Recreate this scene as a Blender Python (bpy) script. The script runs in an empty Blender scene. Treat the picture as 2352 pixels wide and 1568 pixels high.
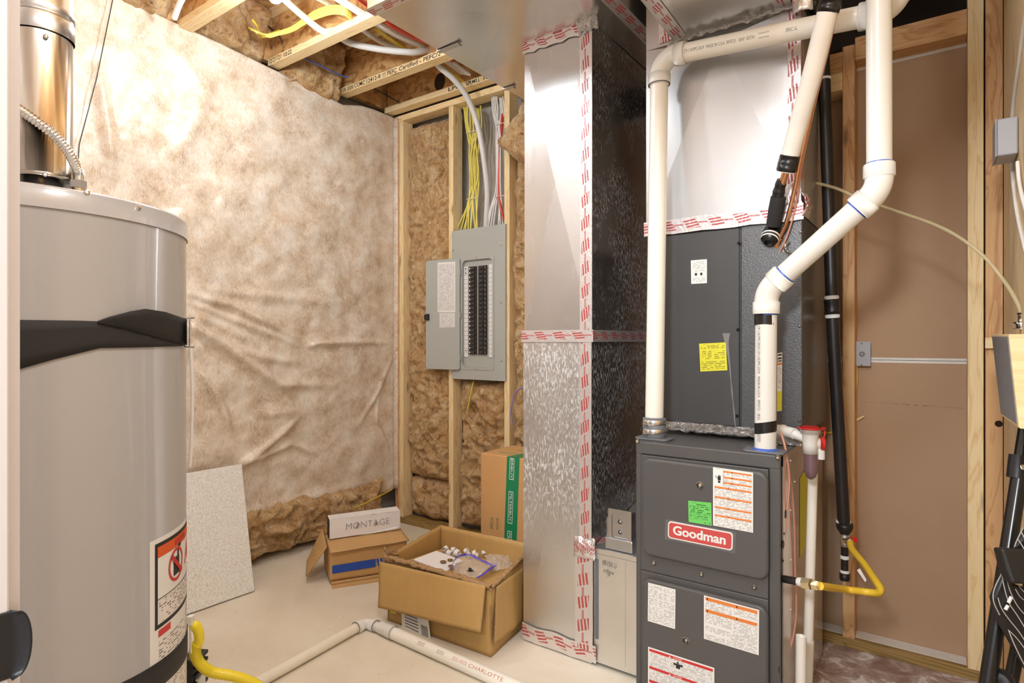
import bpy, bmesh, math, random
from mathutils import Vector, Matrix, noise
random.seed(7)
SC = bpy.context.scene
COL = SC.collection
FPX = 1370.0
CAMH = 1.2
YAW = math.atan2(1370, 1900)
FW = Vector((-math.sin(YAW), math.cos(YAW), 0))
RT = Vector((math.cos(YAW), math.sin(YAW), 0))
UP = Vector((0, 0, 1))
CAM = Vector((0, 0, CAMH))
V = Vector

def ray(px, py): return FW + RT * ((px - 1176) / FPX) + UP * ((784 - py) / FPX)
def on_x(px, py, x): d = ray(px, py); return CAM + d * (x / d.x)
def on_y(px, py, y): d = ray(px, py); return CAM + d * (y / d.y)
def on_z(px, py, z): d = ray(px, py); return CAM + d * ((z - CAMH) / d.z)
def on_d(px, py, dep): return CAM + ray(px, py) * dep
def lerp(a, b, t): return a + (b - a) * t

def srgb(r, g, b):
    def c(u):
        u /= 255.0
        return u / 12.92 if u <= .04045 else ((u + .055) / 1.055) ** 2.4
    return (c(r), c(g), c(b), 1.0)

# ------------------------------------------------------------------ meshes
_txt = {}
def text_geo(s, off=0.):
    key = s; s = s
    if (key, off) not in _txt:
        cu = bpy.data.curves.new('t', 'FONT'); cu.body = s; cu.size = 1.0; cu.resolution_u = 3; cu.offset = off
        ob = bpy.data.objects.new('t', cu); COL.objects.link(ob)
        dg = bpy.context.evaluated_depsgraph_get(); dg.update()
        me = ob.evaluated_get(dg).to_mesh()
        vs = [v.co.copy() for v in me.vertices]; fs = [tuple(p.vertices) for p in me.polygons]
        ob.evaluated_get(dg).to_mesh_clear()
        bpy.data.objects.remove(ob); bpy.data.curves.remove(cu)
        w = max([v.x for v in vs] or [0]) - min([v.x for v in vs] or [0])
        x0 = min([v.x for v in vs] or [0])
        _txt[(key, off)] = ([V((v.x - x0, v.y, 0)) for v in vs], fs, w)
    return _txt[(key, off)]

class MB:
    def __init__(self): self.v = []; self.f = []; self.uv = []; self.m = []; self.s = []; self.mi = 0; self.sm = False
    def add(self, vs, fs, uvs=None, sm=None):
        b = len(self.v); self.v += [V(p) for p in vs]
        for i, f in enumerate(fs):
            self.f.append(tuple(b + k for k in f)); self.m.append(self.mi); self.s.append(self.sm if sm is None else sm)
            self.uv.append([uvs[k] for k in f] if uvs else [(0, 0)] * len(f))
    def box(self, x0, x1, y0, y1, z0, z1):
        x0, x1 = min(x0, x1), max(x0, x1); y0, y1 = min(y0, y1), max(y0, y1); z0, z1 = min(z0, z1), max(z0, z1)
        self.obox(V(((x0 + x1) / 2, (y0 + y1) / 2, (z0 + z1) / 2)), V(((x1 - x0) / 2, 0, 0)), V((0, (y1 - y0) / 2, 0)), V((0, 0, (z1 - z0) / 2)))
        return self
    def obox(self, c, a, b, d):
        vs = [c + a * i + b * j + d * k for k in (-1, 1) for j in (-1, 1) for i in (-1, 1)]
        fs = [(0, 2, 3, 1), (4, 5, 7, 6), (0, 1, 5, 4), (2, 6, 7, 3), (0, 4, 6, 2), (1, 3, 7, 5)]
        if a.cross(b).dot(d) < 0: fs = [tuple(reversed(f)) for f in fs]
        self.add(vs, fs, sm=False); return self
    def tube(self, pts, r, n=14, cap=True):
        pts = [V(p) for p in pts]
        rs = r if isinstance(r, (list, tuple)) else [r] * len(pts)
        t0 = (pts[1] - pts[0]).normalized()
        nrm = t0.orthogonal().normalized(); vs = []; prev = t0
        for i, p in enumerate(pts):
            if i == 0: t = t0
            elif i == len(pts) - 1: t = (pts[i] - pts[i - 1]).normalized()
            else:
                t = (pts[i + 1] - pts[i]).normalized() + (pts[i] - pts[i - 1]).normalized()
                t = t.normalized() if t.length > 1e-6 else prev
            q = prev.rotation_difference(t); nrm = (q @ nrm); nrm = (nrm - t * nrm.dot(t)).normalized(); prev = t
            bn = t.cross(nrm)
            vs += [p + (nrm * math.cos(2 * math.pi * k / n) + bn * math.sin(2 * math.pi * k / n)) * rs[i] for k in range(n)]
        fs = []
        for i in range(len(pts) - 1):
            for k in range(n):
                k2 = (k + 1) % n
                fs.append((i * n + k, i * n + k2, (i + 1) * n + k2, (i + 1) * n + k))
        self.add(vs, fs, sm=True)
        if cap:
            b = len(pts) - 1
            self.add(vs[:n], [tuple(reversed(range(n)))], sm=False); self.add(vs[b * n:], [tuple(range(n))], sm=False)
        return self
    def lathe(self, prof, o, ax, n=28, sm=True):
        ax = V(ax).normalized(); e = ax.orthogonal().normalized(); g = ax.cross(e); vs = []; fs = []
        pr = [prof[0]]
        for a, b_, c in zip(prof, prof[1:], prof[2:]):      # split the ring at sharp corners so shading stays crisp
            pr.append(b_); u = V((b_[0] - a[0], b_[1] - a[1])); w = V((c[0] - b_[0], c[1] - b_[1]))
            if u.length > 1e-9 and w.length > 1e-9 and u.angle(w) > .6: pr.append(b_)
        prof = pr + [prof[-1]]
        for (r, h) in prof:
            vs += [V(o) + ax * h + (e * math.cos(2 * math.pi * k / n) + g * math.sin(2 * math.pi * k / n)) * max(r, 1e-5) for k in range(n)]
        for i in range(len(prof) - 1):
            for k in range(n):
                k2 = (k + 1) % n; fs.append((i * n + k, i * n + k2, (i + 1) * n + k2, (i + 1) * n + k))
        self.add(vs, fs, sm=sm); return self
    def prism(self, poly, vec):
        n = len(poly); poly = [V(p) for p in poly]; vec = V(vec)
        nr = sum(((poly[i] - poly[0]).cross(poly[(i + 1) % n] - poly[0]) for i in range(1, n - 1)), V((0, 0, 0)))
        if nr.dot(vec) > 0: poly = poly[::-1]
        vs = poly + [p + vec for p in poly]
        fs = [tuple(range(n)), tuple(reversed(range(n, 2 * n)))] + [((i + 1) % n, i, n + i, n + (i + 1) % n) for i in range(n)]
        self.add(vs, fs, sm=False); return self
    def quad(self, a, b, c, d, uv=None):
        a, b, c, d = V(a), V(b), V(c), V(d)
        if uv is None:
            w = (b - a).length; h = (d - a).length
            uv = [(0, 0), (w, 0), (w, h), (0, h)]
        self.add([a, b, c, d], [(0, 1, 2, 3)], uv, sm=False); return self
    def grid(self, nu, nv, fn, sm=True, uvs=(1, 1)):
        vs = [fn(i / nu, j / nv) for j in range(nv + 1) for i in range(nu + 1)]
        uv = [(i / nu * uvs[0], j / nv * uvs[1]) for j in range(nv + 1) for i in range(nu + 1)]
        fs = [(j * (nu + 1) + i, j * (nu + 1) + i + 1, (j + 1) * (nu + 1) + i + 1, (j + 1) * (nu + 1) + i) for j in range(nv) for i in range(nu)]
        self.add(vs, fs, uv, sm=sm); return self
    def text(self, s, o, xd, yd, h, width=None, align='l', off=0.):
        vs, fs, w = text_geo(s, off); xd = V(xd).normalized(); yd = V(yd).normalized()
        sx = (width / w) if width else h / .7; sy = h / .7
        off = {'l': 0, 'c': -w * sx / 2, 'r': -w * sx}[align]
        self.add([V(o) + xd * (v.x * sx + off) + yd * (v.y * sy) for v in vs], fs, sm=False); return self
    def cyltext(self, s, A, d, r, start, h, face, width=None):
        vs, fs, w = text_geo(s); d = V(d).normalized(); fc = V(face); fc = (fc - d * fc.dot(d)).normalized(); sd = fc.cross(d)
        sx = (width / w) if width else h / .7; sy = h / .7
        o = []
        for v in vs:
            an = (v.y - .35) * sy / r
            o.append(V(A) + d * (start + v.x * sx) + (fc * math.cos(an) + sd * math.sin(an)) * (r + .0006))
        self.add(o, fs, sm=False); return self
    def ribbon(self, pts, wv, u0=0):
        """flat strip along pts; wv = width vector (or list); uv u in metres, v 0..1"""
        pts = [V(p) for p in pts]; ws = wv if isinstance(wv, list) else [V(wv)] * len(pts)
        u = u0; vs = []; uv = []
        for i, p in enumerate(pts):
            if i: u += (pts[i] - pts[i - 1]).length
            vs += [p - ws[i] * .5, p + ws[i] * .5]; uv += [(u, 0), (u, 1)]
        self.add(vs, [(2 * i, 2 * i + 2, 2 * i + 3, 2 * i + 1) for i in range(len(pts) - 1)], uv, sm=True); return self

def catmull(pts, n=8):
    pts = [V(p) for p in pts]; P = [pts[0] * 2 - pts[1]] + pts + [pts[-1] * 2 - pts[-2]]; out = []
    for i in range(1, len(P) - 2):
        a, b, c, d = P[i - 1:i + 3]
        for k in range(n):
            t = k / n
            out.append(.5 * ((2 * b) + (c - a) * t + (2 * a - 5 * b + 4 * c - d) * t * t + (3 * b - a - 3 * c + d) * t ** 3))
    out.append(pts[-1]); return out

def arc(c, e1, e2, r, a0, a1, n=10):
    return [V(c) + (V(e1) * math.cos(lerp(a0, a1, i / n)) + V(e2) * math.sin(lerp(a0, a1, i / n))) * r for i in range(n + 1)]

def rrect(w, h, r, n=6):
    """rounded rectangle outline centred at 0 as (u,v)"""
    o = []
    for (cx, cy, a) in ((w / 2 - r, h / 2 - r, 0), (-w / 2 + r, h / 2 - r, 90), (-w / 2 + r, -h / 2 + r, 180), (w / 2 - r, -h / 2 + r, 270)):
        for k in range(n + 1):
            t = math.radians(a + 90 * k / n); o.append((cx + r * math.cos(t), cy + r * math.sin(t)))
    return o

ORG = {}
def tag(o, label=None, cat=None, group=None, kind=None):
    if label: o['label'] = label
    if cat: o['category'] = cat
    if group: o['group'] = group
    if kind: o['kind'] = kind
    return o
def thing(name, label, cat, loc, group=None):
    o = bpy.data.objects.new(name, None); COL.objects.link(o); o.location = V(loc); o.empty_display_size = .05
    ORG[o] = V(loc); return tag(o, label, cat, group)
def mk(name, mb, mats, parent=None, label=None, cat=None, group=None, kind=None, bevel=0, seg=2, org=None, subsurf=0, solid=0):
    mats = mats if isinstance(mats, (list, tuple)) else [mats]
    if parent is not None and org is None: o0 = ORG[parent]
    elif org is not None: o0 = V(org)
    else:
        xs = [p.x for p in mb.v]; ys = [p.y for p in mb.v]; zs = [p.z for p in mb.v]
        o0 = V(((min(xs) + max(xs)) / 2, (min(ys) + max(ys)) / 2, min(zs)))
    me = bpy.data.meshes.new(name); me.from_pydata([p - o0 for p in mb.v], [], mb.f)
    for m in mats: me.materials.append(m)
    uvl = me.uv_layers.new(name='UVMap')
    for p, mi, s, uv in zip(me.polygons, mb.m, mb.s, mb.uv):
        p.material_index = mi; p.use_smooth = s
        for li, c in zip(p.loop_indices, uv): uvl.data[li].uv = c
    me.update()
    o = bpy.data.objects.new(name, me); COL.objects.link(o)
    if parent is not None: o.parent = parent; o.location = o0 - ORG[parent]
    else: o.location = o0
    ORG[o] = o0
    if solid:
        md = o.modifiers.new('solid', 'SOLIDIFY'); md.thickness = solid; md.offset = -1
    if bevel:
        md = o.modifiers.new('bevel', 'BEVEL'); md.width = bevel; md.segments = seg; md.limit_method = 'ANGLE'; md.angle_limit = .6; md.harden_normals = False
    if subsurf:
        md = o.modifiers.new('sub', 'SUBSURF'); md.levels = subsurf; md.render_levels = subsurf
    return tag(o, label, cat, group, kind)
def dup(o, off, parent=None):
    """copy of an object (and its children) moved by off"""
    c = o.copy(); COL.objects.link(c); c.location = o.location + V(off)
    if parent is not None: c.parent = parent
    ORG[c] = ORG[o] + V(off)
    for ch in o.children:
        d = dup(ch, (0, 0, 0), c)
    return c

# ------------------------------------------------------------------ materials
def newmat(name):
    m = bpy.data.materials.new(name); m.use_nodes = True; nt = m.node_tree
    return m, nt, nt.nodes['Principled BSDF']
def nd(nt, typ, **kw):
    n = nt.nodes.new(typ)
    for k, v in kw.items():
        if k.startswith('i_'):
            key = k[2:]; key = int(key) if key.isdigit() else key.replace('_', ' ')
            n.inputs[key].default_value = v
        else: setattr(n, k, v)
    return n
def ln(nt, a, b): nt.links.new(a, b)
def math_(nt, op, a, b=None, c=None):
    n = nt.nodes.new('ShaderNodeMath'); n.operation = op
    for i, x in enumerate((a, b, c)):
        if x is None: continue
        if isinstance(x, (int, float)): n.inputs[i].default_value = x
        else: nt.links.new(x, n.inputs[i])
    return n.outputs[0]
def mixc(nt, fac, a, b):
    n = nt.nodes.new('ShaderNodeMix'); n.data_type = 'RGBA'
    for sock, x in ((n.inputs[0], fac), (n.inputs[6], a), (n.inputs[7], b)):
        if isinstance(x, (int, float, tuple)): sock.default_value = x
        else: nt.links.new(x, sock)
    return n.outputs[2]
def coords(nt, scale=(1, 1, 1), rot=(0, 0, 0), kind='Object'):
    tc = nt.nodes.new('ShaderNodeTexCoord'); mp = nt.nodes.new('ShaderNodeMapping')
    mp.inputs['Scale'].default_value = scale; mp.inputs['Rotation'].default_value = rot
    ln(nt, tc.outputs[kind], mp.inputs[0]); return mp.outputs[0]
def noi(nt, vec, scale, detail=4, rough=.6, dist=0):
    n = nd(nt, 'ShaderNodeTexNoise'); n.inputs['Scale'].default_value = scale; n.inputs['Detail'].default_value = detail
    n.inputs['Roughness'].default_value = rough; n.inputs['Distortion'].default_value = dist
    ln(nt, vec, n.inputs['Vector']); return n.outputs['Fac']
def ramp(nt, fac, stops, interp='LINEAR'):
    n = nd(nt, 'ShaderNodeValToRGB'); cr = n.color_ramp; cr.interpolation = interp
    while len(cr.elements) < len(stops): cr.elements.new(.5)
    for e, (p, c) in zip(cr.elements, stops):
        e.position = p; e.color = c if isinstance(c, tuple) else (c, c, c, 1)
    ln(nt, fac, n.inputs[0]); return n.outputs[0]
def bumpn(nt, bs, h, strength, dist=.002):
    b = nd(nt, 'ShaderNodeBump'); b.inputs['Strength'].default_value = strength; b.inputs['Distance'].default_value = dist
    ln(nt, h, b.inputs['Height']); ln(nt, b.outputs[0], bs.inputs['Normal'])
def simple(name, col, rough=.5, metal=0., var=0., vscale=6., bump=0., bscale=150., stretch=(1, 1, 1), spec=.5, coat=0., sheen=0., bd=.002):
    m, nt, bs = newmat(name)
    bs.inputs['Base Color'].default_value = col; bs.inputs['Roughness'].default_value = rough; bs.inputs['Metallic'].default_value = metal
    bs.inputs['Specular IOR Level'].default_value = spec; bs.inputs['Coat Weight'].default_value = coat; bs.inputs['Sheen Weight'].default_value = sheen
    if var:
        f = noi(nt, coords(nt, stretch), vscale, 5, .65)
        dk = tuple(c * (1 - var) for c in col[:3]) + (1,); lt = tuple(min(1, c * (1 + var)) for c in col[:3]) + (1,)
        ln(nt, ramp(nt, f, [(.3, dk), (.7, lt)]), bs.inputs['Base Color'])
    if bump: bumpn(nt, bs, noi(nt, coords(nt, stretch), bscale, 3), bump, bd)
    return m
def wood(name, c1, c2, c3, axis='Z', scale=1., rough=.6):
    m, nt, bs = newmat(name); k = {'X': (.12, 1, 1), 'Y': (1, .12, 1), 'Z': (1, 1, .12)}[axis]
    info = nd(nt, 'ShaderNodeObjectInfo'); tc = nd(nt, 'ShaderNodeTexCoord')
    ad = nd(nt, 'ShaderNodeVectorMath', operation='ADD'); mul = nd(nt, 'ShaderNodeVectorMath', operation='SCALE'); mul.inputs['Scale'].default_value = 7.3
    cb = nd(nt, 'ShaderNodeCombineXYZ')
    for i in range(3): ln(nt, info.outputs['Random'], cb.inputs[i])
    ln(nt, cb.outputs[0], mul.inputs[0]); ln(nt, tc.outputs['Object'], ad.inputs[0]); ln(nt, mul.outputs[0], ad.inputs[1])
    mp = nd(nt, 'ShaderNodeMapping'); mp.inputs['Scale'].default_value = tuple(a * scale for a in k); ln(nt, ad.outputs[0], mp.inputs[0])
    big = noi(nt, mp.outputs[0], 14, 3, .5, 1.2)
    fine = noi(nt, mp.outputs[0], 160, 3, .6, .3)
    rings = math_(nt, 'FRACT', math_(nt, 'MULTIPLY', big, 7.))
    col = ramp(nt, rings, [(0, c1), (.6, c2), (.9, c3), (1, c1)])
    col = mixc(nt, math_(nt, 'MULTIPLY', fine, .45), col, c2)
    vo = nd(nt, 'ShaderNodeTexVoronoi'); vo.inputs['Scale'].default_value = 1.
    mp2 = nd(nt, 'ShaderNodeMapping'); kk = {'X': (3, 14, 14), 'Y': (14, 3, 14), 'Z': (14, 14, 3)}[axis]
    mp2.inputs['Scale'].default_value = kk; ln(nt, ad.outputs[0], mp2.inputs[0]); ln(nt, mp2.outputs[0], vo.inputs['Vector'])
    kn = ramp(nt, vo.outputs['Distance'], [(.06, 1.), (.16, 0.)])
    dark = tuple(c * .35 for c in c3[:3]) + (1,)
    col = mixc(nt, math_(nt, 'MULTIPLY', kn, .75), col, dark)
    ln(nt, col, bs.inputs['Base Color']); bs.inputs['Roughness'].default_value = rough; bs.inputs['Specular IOR Level'].default_value = .3
    bumpn(nt, bs, fine, .25, .0008)
    return m

PINE = {a: wood('pine_' + a, srgb(240, 212, 160), srgb(246, 222, 174), srgb(226, 186, 128), a) for a in 'XYZ'}
FIR = {a: wood('fir_' + a, srgb(214, 168, 120), srgb(222, 178, 128), srgb(186, 130, 84), a) for a in 'XYZ'}
PLY = wood('plywood_face', srgb(240, 212, 166), srgb(246, 222, 180), srgb(226, 190, 142), 'Z', .6)
BRD = wood('box_veneer', srgb(222, 198, 152), srgb(228, 206, 162), srgb(212, 184, 134), 'X', .5, .45)
PTW = wood('treated_lumber', srgb(150, 122, 72), srgb(168, 136, 82), srgb(112, 92, 48), 'X', 1.)

def m_osb():
    m, nt, bs = newmat('osb'); v0 = coords(nt)
    nz = nd(nt, 'ShaderNodeTexNoise'); nz.inputs['Scale'].default_value = 9; ln(nt, v0, nz.inputs['Vector'])
    mx = nd(nt, 'ShaderNodeMix'); mx.data_type = 'VECTOR'; mx.inputs[0].default_value = .12
    ln(nt, v0, mx.inputs[4]); ln(nt, nz.outputs['Color'], mx.inputs[5])
    vo = nd(nt, 'ShaderNodeTexVoronoi'); vo.inputs['Scale'].default_value = 1
    mp = nd(nt, 'ShaderNodeMapping'); mp.inputs['Scale'].default_value = (22, 22, 48); mp.inputs['Rotation'].default_value = (.5, .6, .3)
    ln(nt, mx.outputs[1], mp.inputs[0]); ln(nt, mp.outputs[0], vo.inputs['Vector'])
    sep = nd(nt, 'ShaderNodeSeparateColor'); ln(nt, vo.outputs['Color'], sep.inputs[0])
    c = ramp(nt, sep.outputs[0], [(0, srgb(150, 98, 50)), (.35, srgb(204, 154, 96)), (.7, srgb(232, 192, 132)), (1, srgb(176, 122, 68))])
    f = noi(nt, coords(nt, (20, 20, 120), (.5, .4, .2)), 2, 4)
    c = mixc(nt, math_(nt, 'MULTIPLY', f, .5), c, srgb(216, 170, 112))
    ln(nt, c, bs.inputs['Base Color']); bs.inputs['Roughness'].default_value = .6
    bumpn(nt, bs, sep.outputs[1], .3, .001); return m
OSB = m_osb()

def m_insul():
    m, nt, bs = newmat('fibreglass'); v0 = coords(nt)
    a = noi(nt, v0, 13, 9, .72, 1.2); b = noi(nt, coords(nt, (1, 1, 1.6), (.4, .3, .7)), 55, 6, .75, 1.6); b2 = noi(nt, coords(nt, (1.3, 1, .9), (.9, .1, .3)), 13, 8, .76, 1.6)
    c = ramp(nt, a, [(.3, srgb(158, 106, 54)), (.42, srgb(206, 156, 96)), (.54, srgb(230, 190, 134)), (.68, srgb(250, 226, 184))])
    c = mixc(nt, ramp(nt, b2, [(.55, 0.), (.68, .75)]), c, srgb(252, 236, 204))  # pale puff highlights put into the colour by noise
    c = mixc(nt, ramp(nt, b2, [(.36, .9), (.45, 0.)]), c, srgb(120, 74, 32))  # crevice shade put into the fibre colour by noise
    c = mixc(nt, ramp(nt, b, [(.3, .5), (.45, 0.)]), c, srgb(128, 84, 42))
    ln(nt, c, bs.inputs['Base Color']); bs.inputs['Roughness'].default_value = .95; bs.inputs['Specular IOR Level'].default_value = .1
    bs.inputs['Sheen Weight'].default_value = .2
    h = math_(nt, 'ADD', noi(nt, coords(nt, (1, 1, 1.5)), 90, 6, .75, 2.), b2)
    bumpn(nt, bs, h, .8, .012); return m
INS = m_insul()

def m_vapour():
    m, nt, bs = newmat('insulation_facing'); v0 = coords(nt)
    a = noi(nt, v0, 7, 7, .72, .15)
    # curling white fibres: stretched noise at several slants, bent by a slow warp
    wp = nd(nt, 'ShaderNodeTexNoise'); wp.inputs['Scale'].default_value = 3.2; wp.inputs['Detail'].default_value = 3; ln(nt, v0, wp.inputs['Vector'])
    wm = nd(nt, 'ShaderNodeMix'); wm.data_type = 'VECTOR'; wm.inputs[0].default_value = .13; ln(nt, v0, wm.inputs[4]); ln(nt, wp.outputs['Color'], wm.inputs[5])
    def fib(ang, sc, ratio):
        mp = nd(nt, 'ShaderNodeMapping'); mp.inputs['Rotation'].default_value = (ang, 0, 0); mp.inputs['Scale'].default_value = (1, ratio, 1)
        ln(nt, wm.outputs[1], mp.inputs[0]); mp2 = nd(nt, 'ShaderNodeMapping'); ln(nt, mp.outputs[0], mp2.inputs[0])
        return noi(nt, mp2.outputs[0], sc, 4, .65, 0)
    w = math_(nt, 'MAXIMUM', fib(.55, 60, 6.), math_(nt, 'MAXIMUM', fib(-.5, 56, 7.), fib(1.25, 60, 5.)))
    c = ramp(nt, a, [(.3, srgb(176, 144, 112)), (.43, srgb(210, 186, 158)), (.56, srgb(228, 212, 192)), (.7, srgb(240, 231, 219))])
    g = fib(.2, 44, 4.)
    c = mixc(nt, ramp(nt, g, [(.54, 0.), (.74, .5)]), c, srgb(156, 142, 130))
    pm_ = ramp(nt, noi(nt, v0, 4.5, 5, .7, .2), [(.36, .4), (.6, 1.)])
    c = mixc(nt, math_(nt, 'MULTIPLY', pm_, ramp(nt, w, [(.54, 0.), (.70, .95)])), c, srgb(250, 247, 242))
    ln(nt, c, bs.inputs['Base Color']); bs.inputs['Roughness'].default_value = .33; bs.inputs['Specular IOR Level'].default_value = .6
    bumpn(nt, bs, w, .15, .002); return m
VAP = m_vapour()

def m_galv(name, flecks=0., rough=.3, base=(.80, .80, .80, 1), zf=None):
    m, nt, bs = newmat(name); v0 = coords(nt)
    n1 = noi(nt, coords(nt, (1, 1, .15)), 30, 5, .7); n2 = noi(nt, v0, 3, 3)
    vo = nd(nt, 'ShaderNodeTexVoronoi'); vo.inputs['Scale'].default_value = 130; ln(nt, v0, vo.inputs['Vector'])
    sp = nd(nt, 'ShaderNodeSeparateColor'); ln(nt, vo.outputs['Color'], sp.inputs[0])
    c = mixc(nt, ramp(nt, n2, [(.3, 0.), (.7, 1.)]), tuple(x * .9 for x in base[:3]) + (1,), base)
    r = math_(nt, 'ADD', math_(nt, 'MULTIPLY', n1, .12), rough - .06)
    met = None
    if flecks:
        fl = noi(nt, coords(nt, (1, 1, .32)), 165, 3, .6, .1); big = noi(nt, v0, 3.2, 3)
        k = math_(nt, 'MULTIPLY', ramp(nt, fl, [(.5, 0.), (.60, .8)]), ramp(nt, big, [(.34, 0.), (.6, 1.)]))
        if zf is not None:
            sx = nd(nt, 'ShaderNodeSeparateXYZ'); tc = nd(nt, 'ShaderNodeTexCoord'); ln(nt, tc.outputs['Object'], sx.inputs[0])
            mr = nd(nt, 'ShaderNodeMapRange'); mr.inputs[1].default_value = zf[0]; mr.inputs[2].default_value = zf[1]
            ln(nt, sx.outputs[2], mr.inputs[0]); k = math_(nt, 'MULTIPLY', k, mr.outputs[0])
        k = math_(nt, 'MULTIPLY', k, flecks)
        c = mixc(nt, k, c, (.78, .78, .78, 1)); r = math_(nt, 'ADD', r, math_(nt, 'MULTIPLY', k, .3))
        ln(nt, math_(nt, 'SUBTRACT', .95, math_(nt, 'MULTIPLY', k, .8)), bs.inputs['Metallic'])
    else: bs.inputs['Metallic'].default_value = .95
    ln(nt, c, bs.inputs['Base Color']); ln(nt, r, bs.inputs['Roughness'])
    return m
GALV = m_galv('galvanised_steel', 0, .26)
GALVF = m_galv('galvanised_streaked', .8, .36, zf=(.22, .62))
GALVD = m_galv('galvanised_streaked_darkened', .9, .2, (.50, .47, .45, 1))  # darker tint paints in the dark reflection on the drop's right side
GALVT = m_galv('galvanised_smooth', 0, .25, (.82, .80, .77, 1))
GALVB = m_galv('galvanised_bright', 0, .42, (.86, .85, .82, 1))
GALVS = m_galv('galvanised_satin', 0, .42, (.60, .60, .60, 1))

def m_tape():
    m, nt, bs = newmat('foil_tape'); uv = nd(nt, 'ShaderNodeUVMap'); sx = nd(nt, 'ShaderNodeSeparateXYZ'); ln(nt, uv.outputs[0], sx.inputs[0])
    u, v = sx.outputs[0], sx.outputs[1]
    s = math_(nt, 'ADD', math_(nt, 'MULTIPLY', u, 1 / .085), math_(nt, 'MULTIPLY', v, .35))
    f = math_(nt, 'FRACT', s)
    blk = math_(nt, 'MULTIPLY', math_(nt, 'LESS_THAN', f, .52), math_(nt, 'MULTIPLY', math_(nt, 'GREATER_THAN', v, .22), math_(nt, 'LESS_THAN', v, .86)))
    st = math_(nt, 'LESS_THAN', math_(nt, 'FRACT', math_(nt, 'ADD', math_(nt, 'MULTIPLY', v, 5.), math_(nt, 'MULTIPLY', u, -9.))), .58)
    gl = math_(nt, 'GREATER_THAN', noi(nt, uv.outputs[0], 260, 2), .42)
    k = math_(nt, 'MULTIPLY', math_(nt, 'MULTIPLY', blk, st), gl)
    # thin second print line
    f2 = math_(nt, 'FRACT', math_(nt, 'ADD', s, .5)); b2 = math_(nt, 'MULTIPLY', math_(nt, 'LESS_THAN', f2, .42), math_(nt, 'MULTIPLY', math_(nt, 'GREATER_THAN', v, .5), math_(nt, 'LESS_THAN', v, .62)))
    k = math_(nt, 'MAXIMUM', k, math_(nt, 'MULTIPLY', math_(nt, 'MULTIPLY', b2, gl), .8))
    ln(nt, mixc(nt, k, (.80, .77, .76, 1), srgb(178, 28, 36)), bs.inputs['Base Color'])
    ln(nt, math_(nt, 'SUBTRACT', .75, math_(nt, 'MULTIPLY', k, .7)), bs.inputs['Metallic'])
    bs.inputs['Roughness'].default_value = .38
    bumpn(nt, bs, noi(nt, coords(nt), 45, 4, .6, 1.), .5, .004); return m
TAPE = m_tape()
def m_foil():
    m, nt, bs = newmat('crumpled_foil'); bs.inputs['Base Color'].default_value = (.86, .85, .84, 1); bs.inputs['Metallic'].default_value = 1.
    bs.inputs['Roughness'].default_value = .2; bumpn(nt, bs, noi(nt, coords(nt), 60, 4, .7, 2.), 1., .02); return m
FOIL = m_foil()

def m_print(name, paper, ink, row, amt=.52):
    """rows of unreadable fine print; uv in metres"""
    m, nt, bs = newmat(name); uv = nd(nt, 'ShaderNodeUVMap'); sx = nd(nt, 'ShaderNodeSeparateXYZ'); ln(nt, uv.outputs[0], sx.inputs[0])
    rr = math_(nt, 'MULTIPLY', sx.outputs[1], 1 / row); fl = math_(nt, 'FLOOR', rr)
    line = math_(nt, 'LESS_THAN', math_(nt, 'FRACT', rr), .5)
    cb = nd(nt, 'ShaderNodeCombineXYZ'); ln(nt, math_(nt, 'MULTIPLY', sx.outputs[0], .42 / row), cb.inputs[0]); ln(nt, math_(nt, 'MULTIPLY', fl, 3.7), cb.inputs[1])
    n = noi(nt, cb.outputs[0], 1., 2, .8)
    k = math_(nt, 'MULTIPLY', line, math_(nt, 'LESS_THAN', n, amt))
    ln(nt, mixc(nt, k, paper, ink), bs.inputs['Base Color']); bs.inputs['Roughness'].default_value = .45; return m
PAPER = simple('white_paper', srgb(236, 234, 230), .45)
PRINT = m_print('fine_print', srgb(236, 234, 230), srgb(172, 170, 168), .0042)
PRINTB = m_print('small_print', srgb(234, 228, 222), srgb(122, 116, 114), .0056, .48)
PRINTG = m_print('green_print', srgb(112, 206, 100), srgb(50, 120, 50), .0056)
PRINTY = m_print('yellow_print', srgb(222, 216, 56), srgb(150, 140, 40), .006)
ORANGE = simple('orange_ink', srgb(226, 132, 62), .45)
ORANGED = simple('deep_orange_ink', srgb(224, 92, 34), .45)
REDINK = simple('red_ink', srgb(206, 52, 50), .45)
BLACKINK = simple('black_ink', srgb(34, 32, 32), .5)
GREYINK = simple('grey_ink', srgb(120, 116, 112), .6)
GREENP = simple('green_paper', srgb(112, 206, 100), .5)
YELP = simple('yellow_sticker', srgb(222, 216, 56), .4)

FURN = simple('charcoal_enamel', srgb(86, 84, 83), .36, 0, .04, 4, .22, 420, spec=.5)
FURND = simple('charcoal_enamel_smooth', srgb(72, 72, 73), .32, 0, .06, 3, .06, 300, spec=.5)
FURNB = simple('hammered_charcoal', srgb(88, 88, 89), .28, .35, .04, 4, .5, 260, spec=.6)
HEAT = simple('heater_enamel', srgb(172, 169, 167), .3, .0, .02, 2, .03, 250, spec=.5, coat=.5)
FLUE = simple('flue_steel', (.62, .57, .50, 1), .2, 1., .18, 9, .06, 60, (4, 4, .2))
FLUEG = simple('flue_galvanised', (.62, .61, .60, 1), .28, 1., .08, 9, .1, 60)
CHROME = simple('bright_steel', (.75, .74, .72, 1), .2, 1.)
STEEL = simple('zinc_steel', (.62, .62, .63, 1), .35, 1.)
BRASS = simple('brass', (.72, .62, .40, 1), .28, 1., .1, 20)
COPPER = simple('copper', (.80, .42, .22, 1), .25, 1., .15, 14)
PVC = simple('ivory_pvc', srgb(240, 235, 224), .3, 0, .02, 4, spec=.5)
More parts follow.
